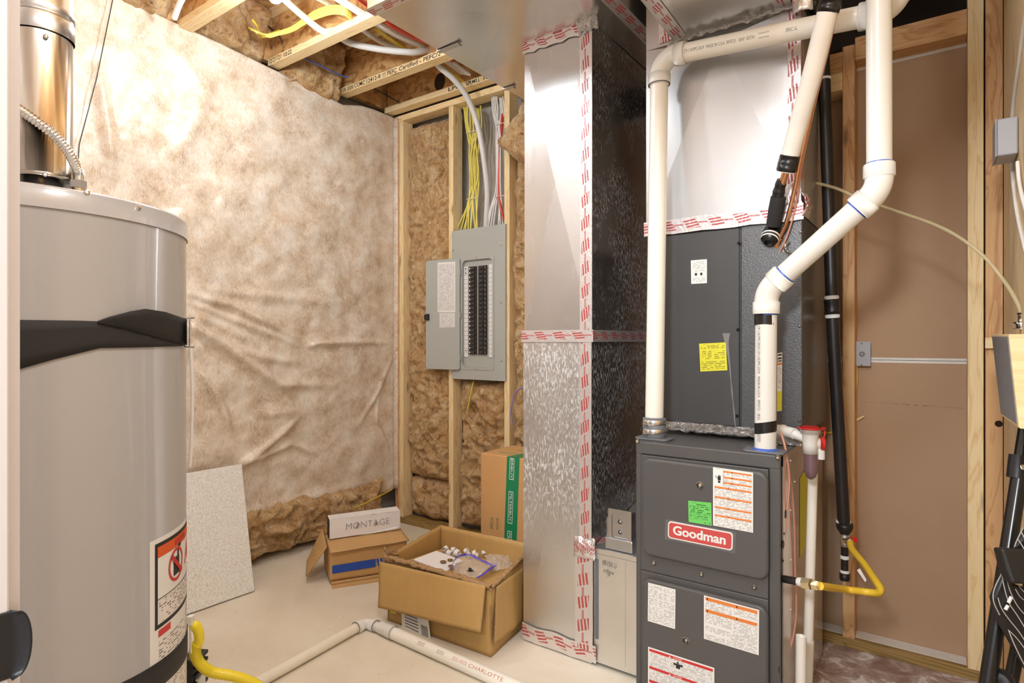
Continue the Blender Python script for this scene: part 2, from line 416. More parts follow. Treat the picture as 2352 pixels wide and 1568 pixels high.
PVCW = simple('white_pvc', srgb(224, 221, 214), .26, 0, spec=.5)
PVCD = simple('dusty_pvc', srgb(234, 226, 208), .4, 0, .05, 10)
BLUEPR = simple('blue_primer', srgb(70, 100, 190), .3)
BLKTAPE = simple('black_vinyl_tape', srgb(26, 25, 25), .28, 0, 0, 6, .4, 60)
BLKRUB = simple('black_foam', srgb(38, 36, 36), .8, 0, .2, 60, .6, 120)
BLKIRON = simple('black_iron', srgb(40, 36, 36), .38, .25, .3, 12, .2, 80)
BLKPL = simple('black_plastic', srgb(32, 31, 32), .4, 0, 0, 6, .1, 200)
BLKPNT = simple('black_gloss_paint', srgb(30, 28, 28), .22)
GREYRUB = simple('grey_rubber', srgb(110, 112, 116), .6)
COMPOUND = simple('pipe_compound', srgb(226, 224, 220), .7, 0, .05, 30, .6, 80)
NYLON = simple('black_nylon_webbing', srgb(34, 32, 31), .62, 0, .1, 60, .5, 700)
LINEINS = simple('white_pipe_insulation', srgb(236, 230, 220), .55, 0, .03, 10, .3, 90, (1, 1, 2.))
YEL = simple('yellow_coating', srgb(240, 200, 60), .38)
YELB = simple('bright_yellow_coating', srgb(240, 216, 44), .35)
YCAB = simple('yellow_cable', srgb(238, 222, 110), .4)
YCABD = simple('mustard_cable', srgb(214, 186, 60), .45)
WCAB = simple('white_cable', srgb(236, 232, 228), .4)
GCAB = simple('pale_grey_cable', srgb(222, 220, 216), .35)
RCAB = simple('red_tubing', srgb(214, 62, 46), .35)
BCAB = simple('black_cable', srgb(44, 42, 44), .4)
BLUCAB = simple('blue_cable', srgb(88, 104, 180), .4)
VCAB = simple('violet_cable', srgb(146, 130, 172), .4)
TSTAT = simple('salmon_wire', srgb(206, 146, 122), .4)
PANEL = simple('panel_grey', srgb(178, 180, 174), .42, 0, 0, 5, .05, 300)
PANELD = simple('panel_dark_grey', srgb(160, 162, 156), .45)  # slightly darker grey, on the back box and hinges
BRK = simple('breaker_black', srgb(48, 42, 40), .4)
BRKG = simple('breaker_handle', srgb(60, 56, 54), .3)
CARD = simple('cardboard', srgb(198, 158, 104), .8, 0, .05, 5, .12, 60, (1, 1, 6))
CARDP = simple('kraft_cardboard', srgb(204, 156, 100), .75, 0, .03, 5, .05, 90)
CARDO = simple('olive_cardboard', srgb(190, 152, 92), .7, 0, .05, 4, .15, 40, (8, 8, 1))
CARDE = simple('cardboard_edge', srgb(166, 132, 92), .9, 0, .25, 90, .8, 160)
WBOX = simple('white_carton', srgb(238, 234, 234), .42)
DARKIN = simple('painted_dark_shade', srgb(50, 38, 28), .9)  # dark brown standing in for shade in holes and behind framing
GRTAPE = simple('green_tape', srgb(24, 132, 84), .3)
BLUST = simple('blue_ink', srgb(28, 76, 172), .4)
PURP = simple('purple_zip', srgb(82, 66, 200), .3)
REDPL = simple('red_plastic', srgb(206, 44, 44), .3)
DRYW = simple('brown_drywall', srgb(178, 146, 116), .85, 0, .035, 3, .1, 300)
GYP = simple('gypsum_edge', srgb(226, 220, 212), .8, 0, .05, 40, .3, 100)
WHPAINT = simple('white_paint', srgb(222, 214, 210), .35)
CONC = simple('grey_concrete', srgb(182, 176, 166), .85, 0, .1, 8, .2, 90)
SCREW = simple('screw_zinc', (.82, .80, .76, 1), .25, 1.)
GREYBOX = simple('grey_plastic', srgb(164, 164, 168), .45)
GREYPAD = simple('grey_grip_pad', srgb(122, 120, 122), .85, 0, .2, 120, .8, 500)
TREADW = simple('grey_tread_line', srgb(176, 172, 168), .6)
BULBM, _nt, _b = newmat('lit_bulb'); _b.inputs['Emission Color'].default_value = (1, .93, .82, 1); _b.inputs['Emission Strength'].default_value = 25

def m_clear(name, tint, rough=.05, alpha=.35):
    m, nt, bs = newmat(name); bs.inputs['Base Color'].default_value = tint; bs.inputs['Roughness'].default_value = rough
    bs.inputs['Transmission Weight'].default_value = 0.; bs.inputs['Alpha'].default_value = alpha; bs.inputs['Specular IOR Level'].default_value = .7
    return m
CLEART = m_clear('clear_vinyl_tube', srgb(214, 200, 160), .08, .55)
CLEARB = m_clear('clear_bag', srgb(236, 232, 228), .15, .32)
CLEARF = m_clear('clear_film', srgb(240, 236, 236), .1, .07)
TRAPM = m_clear('smoky_trap', srgb(120, 92, 100), .12, .82)

def m_panel_tile():
    m, nt, bs = newmat('woven_texture_board'); v0 = coords(nt, (1, 1, 1))
    a = noi(nt, coords(nt, (1, 1.0, .5), (.7, 0, 0)), 210, 3, .6, 1.); b = noi(nt, coords(nt, (1, 1., .5), (-.7, 0, 0)), 210, 3, .6, 1.)
    k = math_(nt, 'MAXIMUM', a, b)
    c = ramp(nt, k, [(.42, srgb(206, 198, 186)), (.55, srgb(238, 236, 230)), (.7, srgb(252, 252, 250))])
    ln(nt, c, bs.inputs['Base Color']); bs.inputs['Roughness'].default_value = .45; bumpn(nt, bs, k, .5, .003); return m
WEAVE = m_panel_tile()

def m_floor():
    m, nt, bs = newmat('concrete_floor'); v0 = coords(nt, kind='Object')
    a = noi(nt, v0, 1.6, 6, .6, .6); s = noi(nt, v0, 55, 2, .5)
    c = ramp(nt, a, [(.3, srgb(212, 200, 180)), (.5, srgb(226, 215, 196)), (.7, srgb(236, 228, 212))])
    c = mixc(nt, ramp(nt, s, [(.72, 0.), (.78, .7)]), c, srgb(120, 108, 98))
    # damp, chalky patch near the right back wall
    sx = nd(nt, 'ShaderNodeSeparateXYZ'); ln(nt, v0, sx.inputs[0])
    n2 = noi(nt, v0, 4, 4)
    mx = nd(nt, 'ShaderNodeMapRange'); mx.inputs[1].default_value = -.62; mx.inputs[2].default_value = -.42; ln(nt, math_(nt, 'ADD', sx.outputs[0], math_(nt, 'MULTIPLY', math_(nt, 'SUBTRACT', n2, .5), .3)), mx.inputs[0])
    dirt = ramp(nt, noi(nt, v0, 9, 6, .7, 1.5), [(.3, srgb(132, 104, 90)), (.48, srgb(168, 144, 132)), (.56, srgb(186, 168, 160)), (.62, srgb(236, 228, 224)), (.68, srgb(176, 154, 144)), (.8, srgb(206, 194, 188))])
    c = mixc(nt, mx.outputs[0], c, dirt)
    ln(nt, c, bs.inputs['Base Color']); bs.inputs['Roughness'].default_value = .6; bs.inputs['Specular IOR Level'].default_value = .35
    bumpn(nt, bs, a, .15, .02); return m
FLOORM = m_floor()
# ================================================================== THE SETTING
XL, YB, YR = -2.98, 2.78, 2.668
def struct(name, mb, mats, org=None, bevel=0):
    o = mk(name, mb, mats, org=org, bevel=bevel); o['kind'] = 'structure'; return o
struct('floor', MB().box(-3.5, 1.0, -1.6, 3.3, -.1, 0), FLOORM, org=(0, 0, 0))
struct('wall_left', MB().box(-3.3, -3.12, -.2, 3.3, 0, 3.02), CONC)
struct('wall_back', MB().box(-3.12, -1.0, 2.94, 3.05, 0, 3.02), CONC)
b = MB()
YD = 2.757
b.box(-1.0, .078, YD, YD + .013, .039, 1.117); b.box(-1.0, .078, YD, YD + .013, 1.137, 2.285)
b.mi = 1; b.box(-1.0, .078, YD + .001, YD + .012, 1.117, 1.1262); b.box(-1.0, .078, YD + .001, YD + .012, 1.128, 1.137); b.box(-1.0, .078, YD - .003, YD + .012, 2.285, 2.299)
b.mi = 2; b.box(-1.0, .31, YD + .02, YD + .03, .0, 2.4); b.box(.124, .31, YD + .02, YD + .03, 2.4, 3.02); b.box(-1.0, .6, 2.95, 2.97, 2.4, 3.02)  # added dark backing closes the gaps; its colour stands in for shade
WBR = struct('wall_back_right', b, [DRYW, GYP, DARKIN])
struct('wall_right', MB().box(.192, .30, .12, 2.80, 0, 3.02), DRYW)
struct('ceiling', MB().box(-3.5, 1.0, -.1, 3.3, 3.02, 3.06), OSB)

# door jamb at the left edge of the picture
jp = on_d(0, 700, .56); JX = on_d(22, 700, .60).x; JY = on_d(22, 700, .60).y
b = MB().box(JX - .02, JX, JY - .13, JY, 0, 2.1); b.box(JX - .09, JX - .012, JY - .002, JY + .012, 0, 2.16)
struct('door_1', b, WHPAINT, bevel=.002)
sp = thing('strike_plate', 'black metal strike plate with curved lip on the white door jamb', 'strike plate', (JX, JY, .88))
zt, zb = on_d(20, 1402, .60).z, on_d(20, 1556, .60).z
b = MB()
def strike(u, v):
    z = lerp(zb, zt, v); bulge = math.sin(math.pi * min(max((v - .02) / .96, 0), 1)) ** .28
    if u < .6: return V((JX + .0015, JY - .05 + .05 * u / .6, z))
    t = (u - .6) / .4
    return V((JX + .0015 + .005 * t * t, JY + t * .0165 * bulge, z))
b.grid(20, 24, strike)
mk('plate', b, BLKPL, sp, solid=.0016)
for f in (.2, .8): mk('screw', MB().lathe([(0, .001), (.003, .001), (.004, 0)], (JX + .0015, JY - .025, lerp(zb, zt, f)), (1, 0, 0), 14), STEEL, sp)
b = MB().box(-3.12, JX - .012, JY - .13, JY - .003, 0, 3.02); b.box(JX - .012, .31, JY - .13, JY - .003, 2.06, 3.02); b.box(.175, .31, JY - .13, JY - .06, 0, 2.06)
struct('wall_front', b, WHPAINT)

# ------------------------------------------------------------------ framing lumber
def lumber(name, x0, x1, y0, y1, z0, z1, mat, label, cat, group=None, bevel=.002, rot=None):
    return mk(name, MB().box(x0, x1, y0, y1, z0, z1), mat, label=label, cat=cat, group=group, bevel=bevel)
lumber('wall_stud', -2.965, -2.928, YB - .002, YB + .087, .038, 2.66, FIR['Z'], 'brown corner stud beside the edge of the white-faced insulation', 'stud', 'studs of the back wall')
lumber('wall_stud', -2.9275, -2.892, YB, YB + .087, .038, 2.66, PINE['Z'], 'pale stud doubled against the corner, left of the tall insulation batt', 'stud', 'studs of the back wall')
lumber('wall_stud', -2.490, -2.453, YB, YB + .087, .038, 2.66, PINE['Z'], 'pale stud to the left of the breaker panel and its yellow cables', 'stud', 'studs of the back wall')
lumber('wall_stud', -2.060, -2.023, YB, YB + .087, .038, 2.66, PINE['Z'], 'pale stud to the right of the breaker panel and its white cables', 'stud', 'studs of the back wall')
lumber('top_plate', -2.965, -1.25, YB - .002, YB + .09, 2.661, 2.699, PINE['X'], 'horizontal wood plate capping the studs above the breaker panel', 'plate', 'wall plates')
lumber('bottom_plate', -3.0, -1.3, YB - .004, YB + .09, 0, .038, PTW, 'greenish treated plate on the floor under the back studs, by the white box', 'plate', 'wall plates')
bpl = lumber('bottom_plate', -.95, .122, YR, YR + .088, 0, .038, PTW, 'greenish treated plate on the floor below the brown drywall', 'plate', 'wall plates')
mk('dusty_top', MB().box(-.94, .072, YR + .022, YD - .002, .0382, .0402), GYP, bpl)
b = MB()
for i in range(34):
    if i % 7 in (2, 5): continue
    c = on_y(1978 + i * 7.0, 921 + i * .45, YD - .0004); b.box(c.x, c.x + .006 + .004 * (i % 3), YD - .0006, YD - .0002, c.z - .003, c.z - .001)
mk('factory_print', b, simple('faint_print', srgb(150, 122, 98), .8), WBR)
lumber('wall_stud', -.318, -.277, YR, YR + .088, .038, 2.36, FIR['Z'], 'stud behind the black gas pipe in the middle of the brown drywall', 'stud', 'studs of the right wall')
lumber('wall_stud', .0735, .1185, YR, YR + .088, .038, 2.9, PINE['Z'], 'pale stud at the right edge of the brown drywall', 'stud', 'studs of the right wall')
lumber('wall_stud', .1235, .1715, YR + .004, YR + .09, 0, 2.9, FIR['Z'], 'reddish grained stud between the pale stud and the plywood board', 'stud', 'studs of the right wall')
lumber('wall_stud', -.62, -.475, YR + .03, YR + .088, .038, 2.36, DRYW, 'brown drywall strip standing behind the furnace side, left of the black gas pipe', 'stud', 'studs of the right wall')  # strip of drywall rather than lumber, added for a darker band there
lumber('blocking', -.276, .0725, YR + .004, YR + .088, 2.297, 2.386, FIR['X'], 'horizontal wood blocking above the brown drywall, right of the tall white pipe', 'blocking', 'wood blocks above the drywall')
lumber('blocking', -.47, -.318, YR + .006, YR + .088, 2.262, 2.345, FIR['X'], 'darker wood block left of the stud behind the lineset', 'blocking', 'wood blocks above the drywall')
lumber('blocking', -.44, -.3172, YR - .02, YR + .086, 2.185, 2.255, PINE['X'], 'short pale wood block under the darker one, beside the gas pipe top', 'blocking', 'wood blocks above the drywall')
pb = lumber('plywood_board', .172, .190, .5, 2.655, .05, 2.95, PLY, 'pale plywood backboard lining the right wall behind the ladder', 'board')

# I-joists: flange + web
JY0 = [.91, 1.39, 1.87, 2.345, 2.715]
JL = ['wood joist at the front of the ceiling, above the water heater', 'wood joist at the top left corner resting on the white facing',
      'wood joist lettered with a date and time under the bright lamp', 'wood joist lettered with a certification line, middle of the ceiling',
      'wood joist along the back wall above the breaker panel']
for y0, lb in zip(JY0, JL):
    j = thing('floor_joist', lb, 'joist', (-3.0, y0, 2.71), 'ceiling joists')
    mk('bottom_flange', MB().box(-3.0, .15, y0, y0 + .064, 2.711, 2.748), PINE['X'], j, bevel=.0015)
    mk('web', MB().box(-3.0, .15, y0 + .027, y0 + .037, 2.746, 2.985), OSB, j)
    mk('top_flange', MB().box(-3.0, .15, y0, y0 + .064, 2.983, 3.02), PINE['X'], j)
    t = MB()
    if y0 == 1.87:
        a = on_y(607, 138, y0 - .0005); a.x += .045; t.text('12/21/21 10:22', (a.x, y0 - .0006, 2.717), (1, 0, 0), (0, 0, 1), .024, off=.012, width=on_y(670, 108, y0).x - a.x)
    if y0 == 2.345:
        a = on_y(775, 200, y0); a.x += .05; W_ = on_y(1012, 110, y0).x - a.x
        for s_, f0, f1 in (('SR I306 CCMC', 0, .25), ('12412-R', .272, .425), ('11', .445, .47), ('PEFC', .492, .585), ('Certified', .61, .79), ('- PEFC/2', .81, 1.)):
            mk('lettering', MB().text(s_, (a.x + W_ * f0, y0 - .0006, 2.717), (1, 0, 0), (0, 0, 1), .024, off=.012, width=W_ * (f1 - f0)), BLACKINK, j)
    if y0 == 2.715:
        for s_, (xa, ya), wd_ in (('LPI', (1030, 217), .07), ('LPI MILL', (1072, 203), .10), ('10', (1111, 191), .035)):
            a = on_y(xa, ya, y0); mk('lettering', MB().text(s_, (a.x, y0 - .0006, 2.719), (1, 0, 0), (0, 0, 1), .022, off=.012, width=wd_), BLACKINK, j)
        h = MB(); c = on_y(1010, 188, y0 + .0265); h.prism([c + V((.045 * math.cos(k * .3142), -.0006, .055 * math.sin(k * .3142))) for k in range(20)], (0, .0004, 0))
        mk('web_hole_disc', h, DARKIN, j)  # flat dark disc painted in place of the shade inside a hole
    if t.v: mk('lettering', t, BLACKINK, j)
mk('rim_board', MB().box(-3.06, -3.02, .6, 2.8, 2.75, 3.02), OSB, label='brown strand board closing the joist ends above the white facing', cat='rim board')

# lamp holder with a lit bulb between the joists (just above the frame)
LB = on_d(632, -13, 2.45)
lp = thing('bulb_lamp', 'lit bare bulb in a porcelain holder between ceiling joists', 'lamp', (LB.x, LB.y, 2.74))
mk('holder', MB().lathe([(.055, 0), (.055, -.012), (.03, -.03), (.022, -.06)], (LB.x, LB.y, 3.02 - .0), (0, 0, 1)), WHPAINT, lp)
mk('stem', MB().tube([(LB.x, LB.y, 2.97), (LB.x, LB.y, LB.z + .04)], .012), WHPAINT, lp)
mk('bulb', MB().lathe([(0, -.034), (.018, -.03), (.031, -.014), (.034, .002), (.026, .022), (.014, .04), (.013, .055)], LB, (0, 0, 1)), BULBM, lp)

# ------------------------------------------------------------------ insulation
def fluff(name, P0, U, W, N, bulge, seed, label=None, cat='insulation', group=None, parent=None, step=.0085, depth=.06, amp=.03, rag=.02, kind=None):
    """fluffy batt face: origin P0, spans U and W, normal N (towards the room)"""
    P0, U, W, N = V(P0), V(U), V(W), V(N); lu, lw = U.length, W.length
    nu, nv = max(6, int(lu / step)), max(6, int(lw / step)); so = V((seed * 3.1, seed * 1.7, seed * 5.3))
    def fn(u, v):
        e = min(u * lu, (1 - u) * lu, v * lw, (1 - v) * lw); k = 1 - math.exp(-e / .03)
        p = P0 + U * u + W * v; q = p + so
        wq = q + noise.noise_vector(q * 5) * .06; n = noise.fractal(wq * 6, .9, 2.1, 5); r = 1 - abs(noise.noise(wq * 13 + V((3, 1, 7)))) * 2.4; r = max(r, -.6); c = noise.noise(wq * 48)
        h = bulge * k + amp * n * k + amp * .6 * (r - .5) * k + .008 * c * k + .004 * noise.noise(wq * 95) * k - depth * (1 - k)
        j = noise.noise_vector(q * 9) * rag * (1 - k * .6) + noise.noise_vector(q * 30) * .006
        return p + N * h + U.normalized() * j.x + W.normalized() * j.z
    b = MB(); b.grid(nu, nv, fn)
    return mk(name, b, INS, parent, label, cat, group, kind)
fluff('insulation_batt', (-2.90, YB + .055, .30), (.42, 0, 0), (0, 0, 2.34), (0, -1, 0), .05, 1, 'tall brown fibreglass batt between corner and breaker panel', group='back wall insulation', amp=.032)
fluff('insulation_batt', (-2.89, YB + .06, .04), (.40, 0, 0), (0, 0, .27), (0, -1, 0), .045, 2, 'short brown fibreglass piece at floor level under the tall batt', group='back wall insulation', amp=.03)
fluff('insulation_batt', (-2.455, YB + .06, .05), (.40, 0, 0), (0, 0, .93), (0, -1, 0), .045, 3, 'brown fibreglass batt below the breaker panel', group='back wall insulation', amp=.04)
fluff('insulation_batt', (-2.025, YB + .05, .10), (.46, 0, 0), (0, 0, 2.30), (0, -1, 0), .07, 4, 'brown fibreglass batt between breaker panel and metal duct', group='back wall insulation', amp=.04)
# piece that has slumped out at the top right
a, c = on_y(1145, 350, 2.70), on_y(1212, 250, 2.66)
fluff('insulation_batt', on_y(1136, 338, 2.66), on_y(1232, 392, 2.60) - on_y(1136, 338, 2.66), on_y(1204, 226, 2.70) - on_y(1136, 338, 2.66), (-.25, -.95, .1), .05, 5,
      'slumped brown fibreglass flap hanging out at the upper right of the studs', group='back wall insulation', amp=.035, depth=.035)
# strip along the floor of the left wall
fluff('insulation_batt', (-3.06, 1.15, .004), (0, 1.56, 0), (0, 0, .34), (1, 0, 0), .13, 6, 'loose brown fibreglass showing below the white facing along the floor', group='left wall insulation', amp=.05, depth=.06, step=.0075)
# ends of the joist bays above the facing
for i, (y0, y1, z0, lb) in enumerate(((.98, 1.385, 2.70, 'fibreglass tuck in the joist bay behind the top left joist'), (1.46, 1.865, 2.70, 'fibreglass tuck in the joist bay left of the dated joist'), (1.94, 2.36, 2.635, 'fibreglass tuck drooping over the facing between the two lettered joists'))):
    fluff('insulation_batt', (-3.03, y0, z0), (0, y1 - y0, 0), (.10, 0, 3.0 - z0), (1, 0, -.25), .07, 7 + i, lb, group='joist bay insulation', amp=.04, depth=.05)

# white-faced blanket on the left wall
def zp(x, y): return on_x(300 + x / 3.408, 660 + y / 3.408, XL)
RID = []
def ridge(pts, w, a, asym=0): RID.append(([(p.y, p.z) for p in (zp(*q) for q in pts)], w * .9, a * 1.45, asym))
ridge([(440, 60), (800, 150), (1100, 300), (1400, 455)], .028, .022, .5)
ridge([(1400, 462), (1450, 445), (1700, 436), (2040, 440)], .022, .020, 1)
ridge([(440, 110), (750, 235), (1000, 335), (1390, 480)], .02, .014)
ridge([(470, 300), (700, 425), (960, 540), (1390, 610)], .025, .016, .4)
ridge([(480, 330), (800, 530), (1150, 770), (1600, 770)], .03, .024, .5)
ridge([(500, 630), (680, 880), (810, 1220)], .025, .022, .3)
ridge([(480, 400), (640, 650), (700, 800)], .03, .012)
ridge([(860, 1385), (1050, 1250), (1350, 1000)], .022, .020, .6)
ridge([(870, 1390), (1250, 1230), (1530, 1330)], .02, .016, .4)
ridge([(1000, 1000), (1200, 970), (1350, 1010)], .03, .012)
ridge([(2035, 560), (1900, 900), (1790, 1100)], .015, .010)
ridge([(2040, 1340), (1930, 1050), (1960, 700)], .014, .009)
ridge([(440, 10), (1000, 60), (1700, 130)], .03, .010)
ridge([(450, 180), (900, 400), (1100, 640)], .03, .014)
ridge([(-255, -1700), (-200, -1200), (-130, -800)], .03, .025)
ridge([(300, -1900), (560, -1600), (420, -1150), (300, -900)], .06, .018)
ridge([(600, -900), (1100, -500), (1500, -420)], .07, .012)
ridge([(900, 1760), (1500, 1620), (2000, 1480)], .03, .010)
def wr(y, z):
    d = 0.
    for pts, w, a, asym in RID:
        best = 9.; sg = 0.; gt = 0.; ns = len(pts) - 1; si = -1
        for (ay, az), (by, bz) in zip(pts, pts[1:]):
            si += 1; ey, ez = by - ay, bz - az; L = ey * ey + ez * ez
            t = ((y - ay) * ey + (z - az) * ez) / L; tt = min(1, max(0, t))
            dy, dz = y - ay - ey * tt, z - az - ez * tt; q = dy * dy + dz * dz
            if q < best: best = q; sg = (dy * ez - dz * ey) / math.sqrt(L); gt = (si + tt) / ns
        if best < 9 * w * w:
            g = math.exp(-best / (w * w)) * (1 - max(0, (gt - .55) / .45) ** 1.5 * .92) * min(1, .35 + gt * 5); d += a * g * (1 - asym * max(-1, min(1, sg / w)) * .8)
    return d
TOPL = [(0.2, 2.76), (1.2, 2.735), (1.6, 2.715), (1.95, 2.69), (2.2, 2.665), (2.36, 2.65), (2.5, 2.69), (2.6, 2.70), (2.79, 2.70)]
def topz(y):
    for (a, za), (b_, zb_) in zip(TOPL, TOPL[1:]):
        if y <= b_: return lerp(za, zb_, (y - a) / (b_ - a))
    return 2.70
def vap(u, v):
    y = lerp(.15, 2.782, u); z = lerp(.212 + .006 * math.sin(y * 9), topz(y), v)
    q = V((0, y, z)); n = noise.fractal(q * 2.2, 1., 2., 4); n2 = noise.fractal(q * 9, 1., 2., 3)
    e = min(v, 1 - v, (1 - u) * 1.2); k = 1 - math.exp(-max(e, 0) / .035)
    return V((XL + (.025 * n + .005 * n2) * k + wr(y, z), y, z))
b = MB(); b.grid(280, 250, vap)
mk('insulation_facing', b, VAP, label='white-faced fibreglass blanket stretched over the left wall with pulled creases', cat='insulation blanket', solid=.002)
# folded edge of the facing on the corner stud
b = MB(); b.grid(3, 60, lambda u, v: V((-2.985 + .05 * u, YB - .006 - .006 * math.sin(u * 3.1) - .003 * noise.noise(V((u * 3, 0, v * 20))), lerp(.22, 2.69, v))))
mk('facing_flap', b, VAP, label='folded white edge of the facing stapled onto the corner stud', cat='insulation blanket', solid=.0015)
b = MB().tube([on_x(260, -6, XL + .03), on_x(222, 180, XL + .03), on_x(182, 332, XL + .03), on_x(176, 420, XL + .03)], .0022, 6)
mk('thin_cord', b, BCAB, label='thin dark cord hanging in front of the white facing by the flue', cat='cord')
b = MB().tube(catmull([on_d(438, 788, 1.62), on_d(442, 900, 1.62), on_d(440, 1010, 1.62), on_d(436, 1072, 1.62)]), .0045, 8)
mk('hanging_cord', b, WCAB, label='white cord hanging beside the right side of the water heater', cat='cord')
# yellow cable in the floor insulation
b = MB().tube(catmull([on_x(815, 1166, -2.90), on_x(850, 1150, -2.89), on_x(900, 1124, -2.92)]), .0045, 8)
mk('electrical_cable', b, YCABD, label='yellow cable lying in the loose insulation under the white facing', cat='cable')

# ------------------------------------------------------------------ cables overhead
def cable(pts, r, mat, label, name='electrical_cable', cat='cable', group=None, n=10, sub=8):
    return mk(name, MB().tube(catmull(pts, sub), r, n), mat, label=label, cat=cat, group=group)
cable([on_y(612, -40, 1.5), on_y(690, 32, 1.74), V(on_y(742, 72, 1.86)), on_y(768, 72, 1.91), on_y(800, 97, 2.02), on_y(872, 113, 2.14), on_y(945, 120, 2.27), on_y(985, 118, 2.38), on_y(1006, 150, 2.46), on_y(1040, 180, 2.56), on_y(1066, 212, 2.64), on_y(1085, 250, 2.70), on_y(1100, 300, 2.74), on_y(1112, 370, 2.77), on_y(1119, 440, 2.80), on_y(1116, 525, 2.83)], .0165, GCAB,
      'thick pale grey service cable sagging from the ceiling into the breaker panel', n=16)
cable([on_y(433, -30, 1.28), on_y(412, 10, 1.29), on_y(400, 42, 1.30)], .013, WCAB, 'white tube dropping behind the facing at the top left corner', 'white_tube', 'tube')
for i, dy in enumerate((0, 6, 11, 17)):
    cable([on_y(590 - i * 6, 74 - dy * .6, 1.62 + i * .02), on_y(612, 80 + dy * .2, 1.70), on_y(640, 74 + dy * .3, 1.74), on_y(672, 62 + dy * .5, 1.77), on_y(700, 42 + dy * .7, 1.79), on_y(728, 24 + dy, 1.80), on_y(762, 14 + dy, 1.81), on_y(790, 16 + dy, 1.82), on_y(806, 26 + dy, 1.86)], .0058, YCAB,
          'yellow cable looping through the joist bay by the lamp', group='yellow cables by the lamp')
cable([on_y(580, 46, 1.60), on_y(590, 60, 1.64), on_y(598, 86, 1.74), on_y(620, 78, 1.78), on_y(642, 70, 1.8)], .0055, YCABD, 'short mustard cable tail under the yellow loop by the lamp')
cable([on_y(508, 28, 1.60), on_y(560, 38, 1.75), on_y(612, 58, 1.86), on_y(640, 82, 1.82), on_y(650, 100, 1.84)], .0042, BCAB, 'dark cable sagging in front of the dated joist')
cable([on_y(512, 24, 1.62), on_y(562, 43, 1.77), on_y(605, 56, 1.87)], .0042, BLUCAB, 'blue cable beside the dark one near the lamp')
cable([on_y(690, 130, 1.96), on_y(740, 152, 2.1), on_y(785, 174, 2.26), on_y(800, 176, 2.3)], .0045, BLUCAB, 'blue cable between the two lettered joists')
cable([on_y(838, 192, 2.42), on_y(872, 210, 2.55), on_y(917, 235, 2.69)], .0042, BCAB, 'dark cable end in front of the back joist')
cable([on_y(800, -22, 1.6), on_y(842, 10, 1.75), on_y(868, 30, 1.88), on_y(905, 62, 2.02), on_y(950, 85, 2.2), on_y(1003, 106, 2.36), on_y(1040, 140, 2.5)], .011, RCAB, 'red plastic tube running past the joists beside the metal duct', 'red_tube', 'tube', n=14)
for i in range(8):
    dx, dz = (i % 4) * 7.5, (i // 4) * 7 + (i % 4) * 3.0
    cable([on_y(748 + dx, -16 + dz * .3, 1.72), on_y(800 + dx, 14 + dz * .6, 1.83), on_y(860 + dx, 52 + dz * .7, 1.98), on_y(915 + dx, 84 + dz * .5, 2.2), on_y(965 + dx, 108 + dz * .4, 2.41), on_y(1010 + dx, 132 + dz * .4, 2.52), on_y(1062 + dx * .8, 168 + dz * .3, 2.66)], .0055, WCAB,
          'white cable in the flat bundle running alongside the red tube', group='white cables along the red tube')
cable([on_y(720, -10, 1.7), on_y(770, 18, 1.86), on_y(830, 66, 2.0), on_y(880, 98, 2.22), on_y(930, 110, 2.4)], .013, GCAB, 'grey cable above the yellow loops, left of the white bundle', n=12)
for i, d in enumerate((0, 6)):
    cable([on_y(858 + d, 64, 2.0), on_y(900 + d, 95, 2.18), on_y(935 + d, 115, 2.35), on_y(985 + d, 134, 2.44), on_y(1025 + d, 162, 2.55), on_y(1058 + d, 185 + d * .3, 2.66)], .0055, YCABD,
          'mustard cable running under the white bundle towards the back wall', group='mustard cables near the back joist')
# cables dropping into the breaker panel
random.seed(11)
JIT = [3, 0, 7, 5, 1, 8, 2, 6, 4, 9]
for i in range(10):
    q_ = JIT[i]; yy = .012 * math.sin(i * 2.1)
    x0, x1, x2 = 1066 + q_ * 4.2, 1079 + i * 2.2, 1048 + JIT[(i + 3) % 10] * 5.4
    if i % 4 == 1: x2 = 1066 + i * 3
    cable([on_y(x0, 243 + (i % 3) * 3, 2.835), on_y(x0 + 2 + random.uniform(-2, 2), 285, 2.83), on_y(x1 - 1, 350 + random.uniform(-6, 6), 2.81 + yy), on_y(x1 + 1, 410, 2.81 + yy * .8), on_y(lerp(x1, x2, .4), 465, 2.82), on_y(x2, 530, 2.83)], .0048, YCAB,
          'yellow cable fanning down into the top of the breaker panel', group='yellow cables into the panel', n=8)
for i in range(8):
    q_ = JIT[i] % 8; yy = .012 * math.sin(i * 1.9)
    x0, x1, x2 = 1130 + q_ * 3.6, 1140 + i * 1.5, 1114 + JIT[(i + 4) % 8] % 8 * 6
    cable([on_y(x0, 222 + (i % 2) * 3, 2.82), on_y(x0 + 3, 260, 2.82), on_y(x1, 310, 2.812 + yy), on_y(x1, 430 + random.uniform(-8, 8), 2.812 + yy), on_y(lerp(x1, x2, .5), 475, 2.82), on_y(x2, 530, 2.83)], .0046, WCAB,
          'white cable bundled down into the right of the breaker panel top', group='white cables into the panel', n=8)
cable([on_y(1154, 262, 2.815), on_y(1150, 330, 2.805), on_y(1146, 400, 2.805), on_y(1147, 455, 2.81), on_y(1157, 505, 2.815)], .0075, RCAB, 'red cable among the white ones entering the breaker panel')
cable([on_y(1061, 252, 2.84), on_y(1072, 300, 2.84), on_y(1082, 370, 2.84), on_y(1080, 440, 2.835), on_y(1068, 525, 2.84)], .006, BCAB, 'black cable behind the yellow ones at the breaker panel')
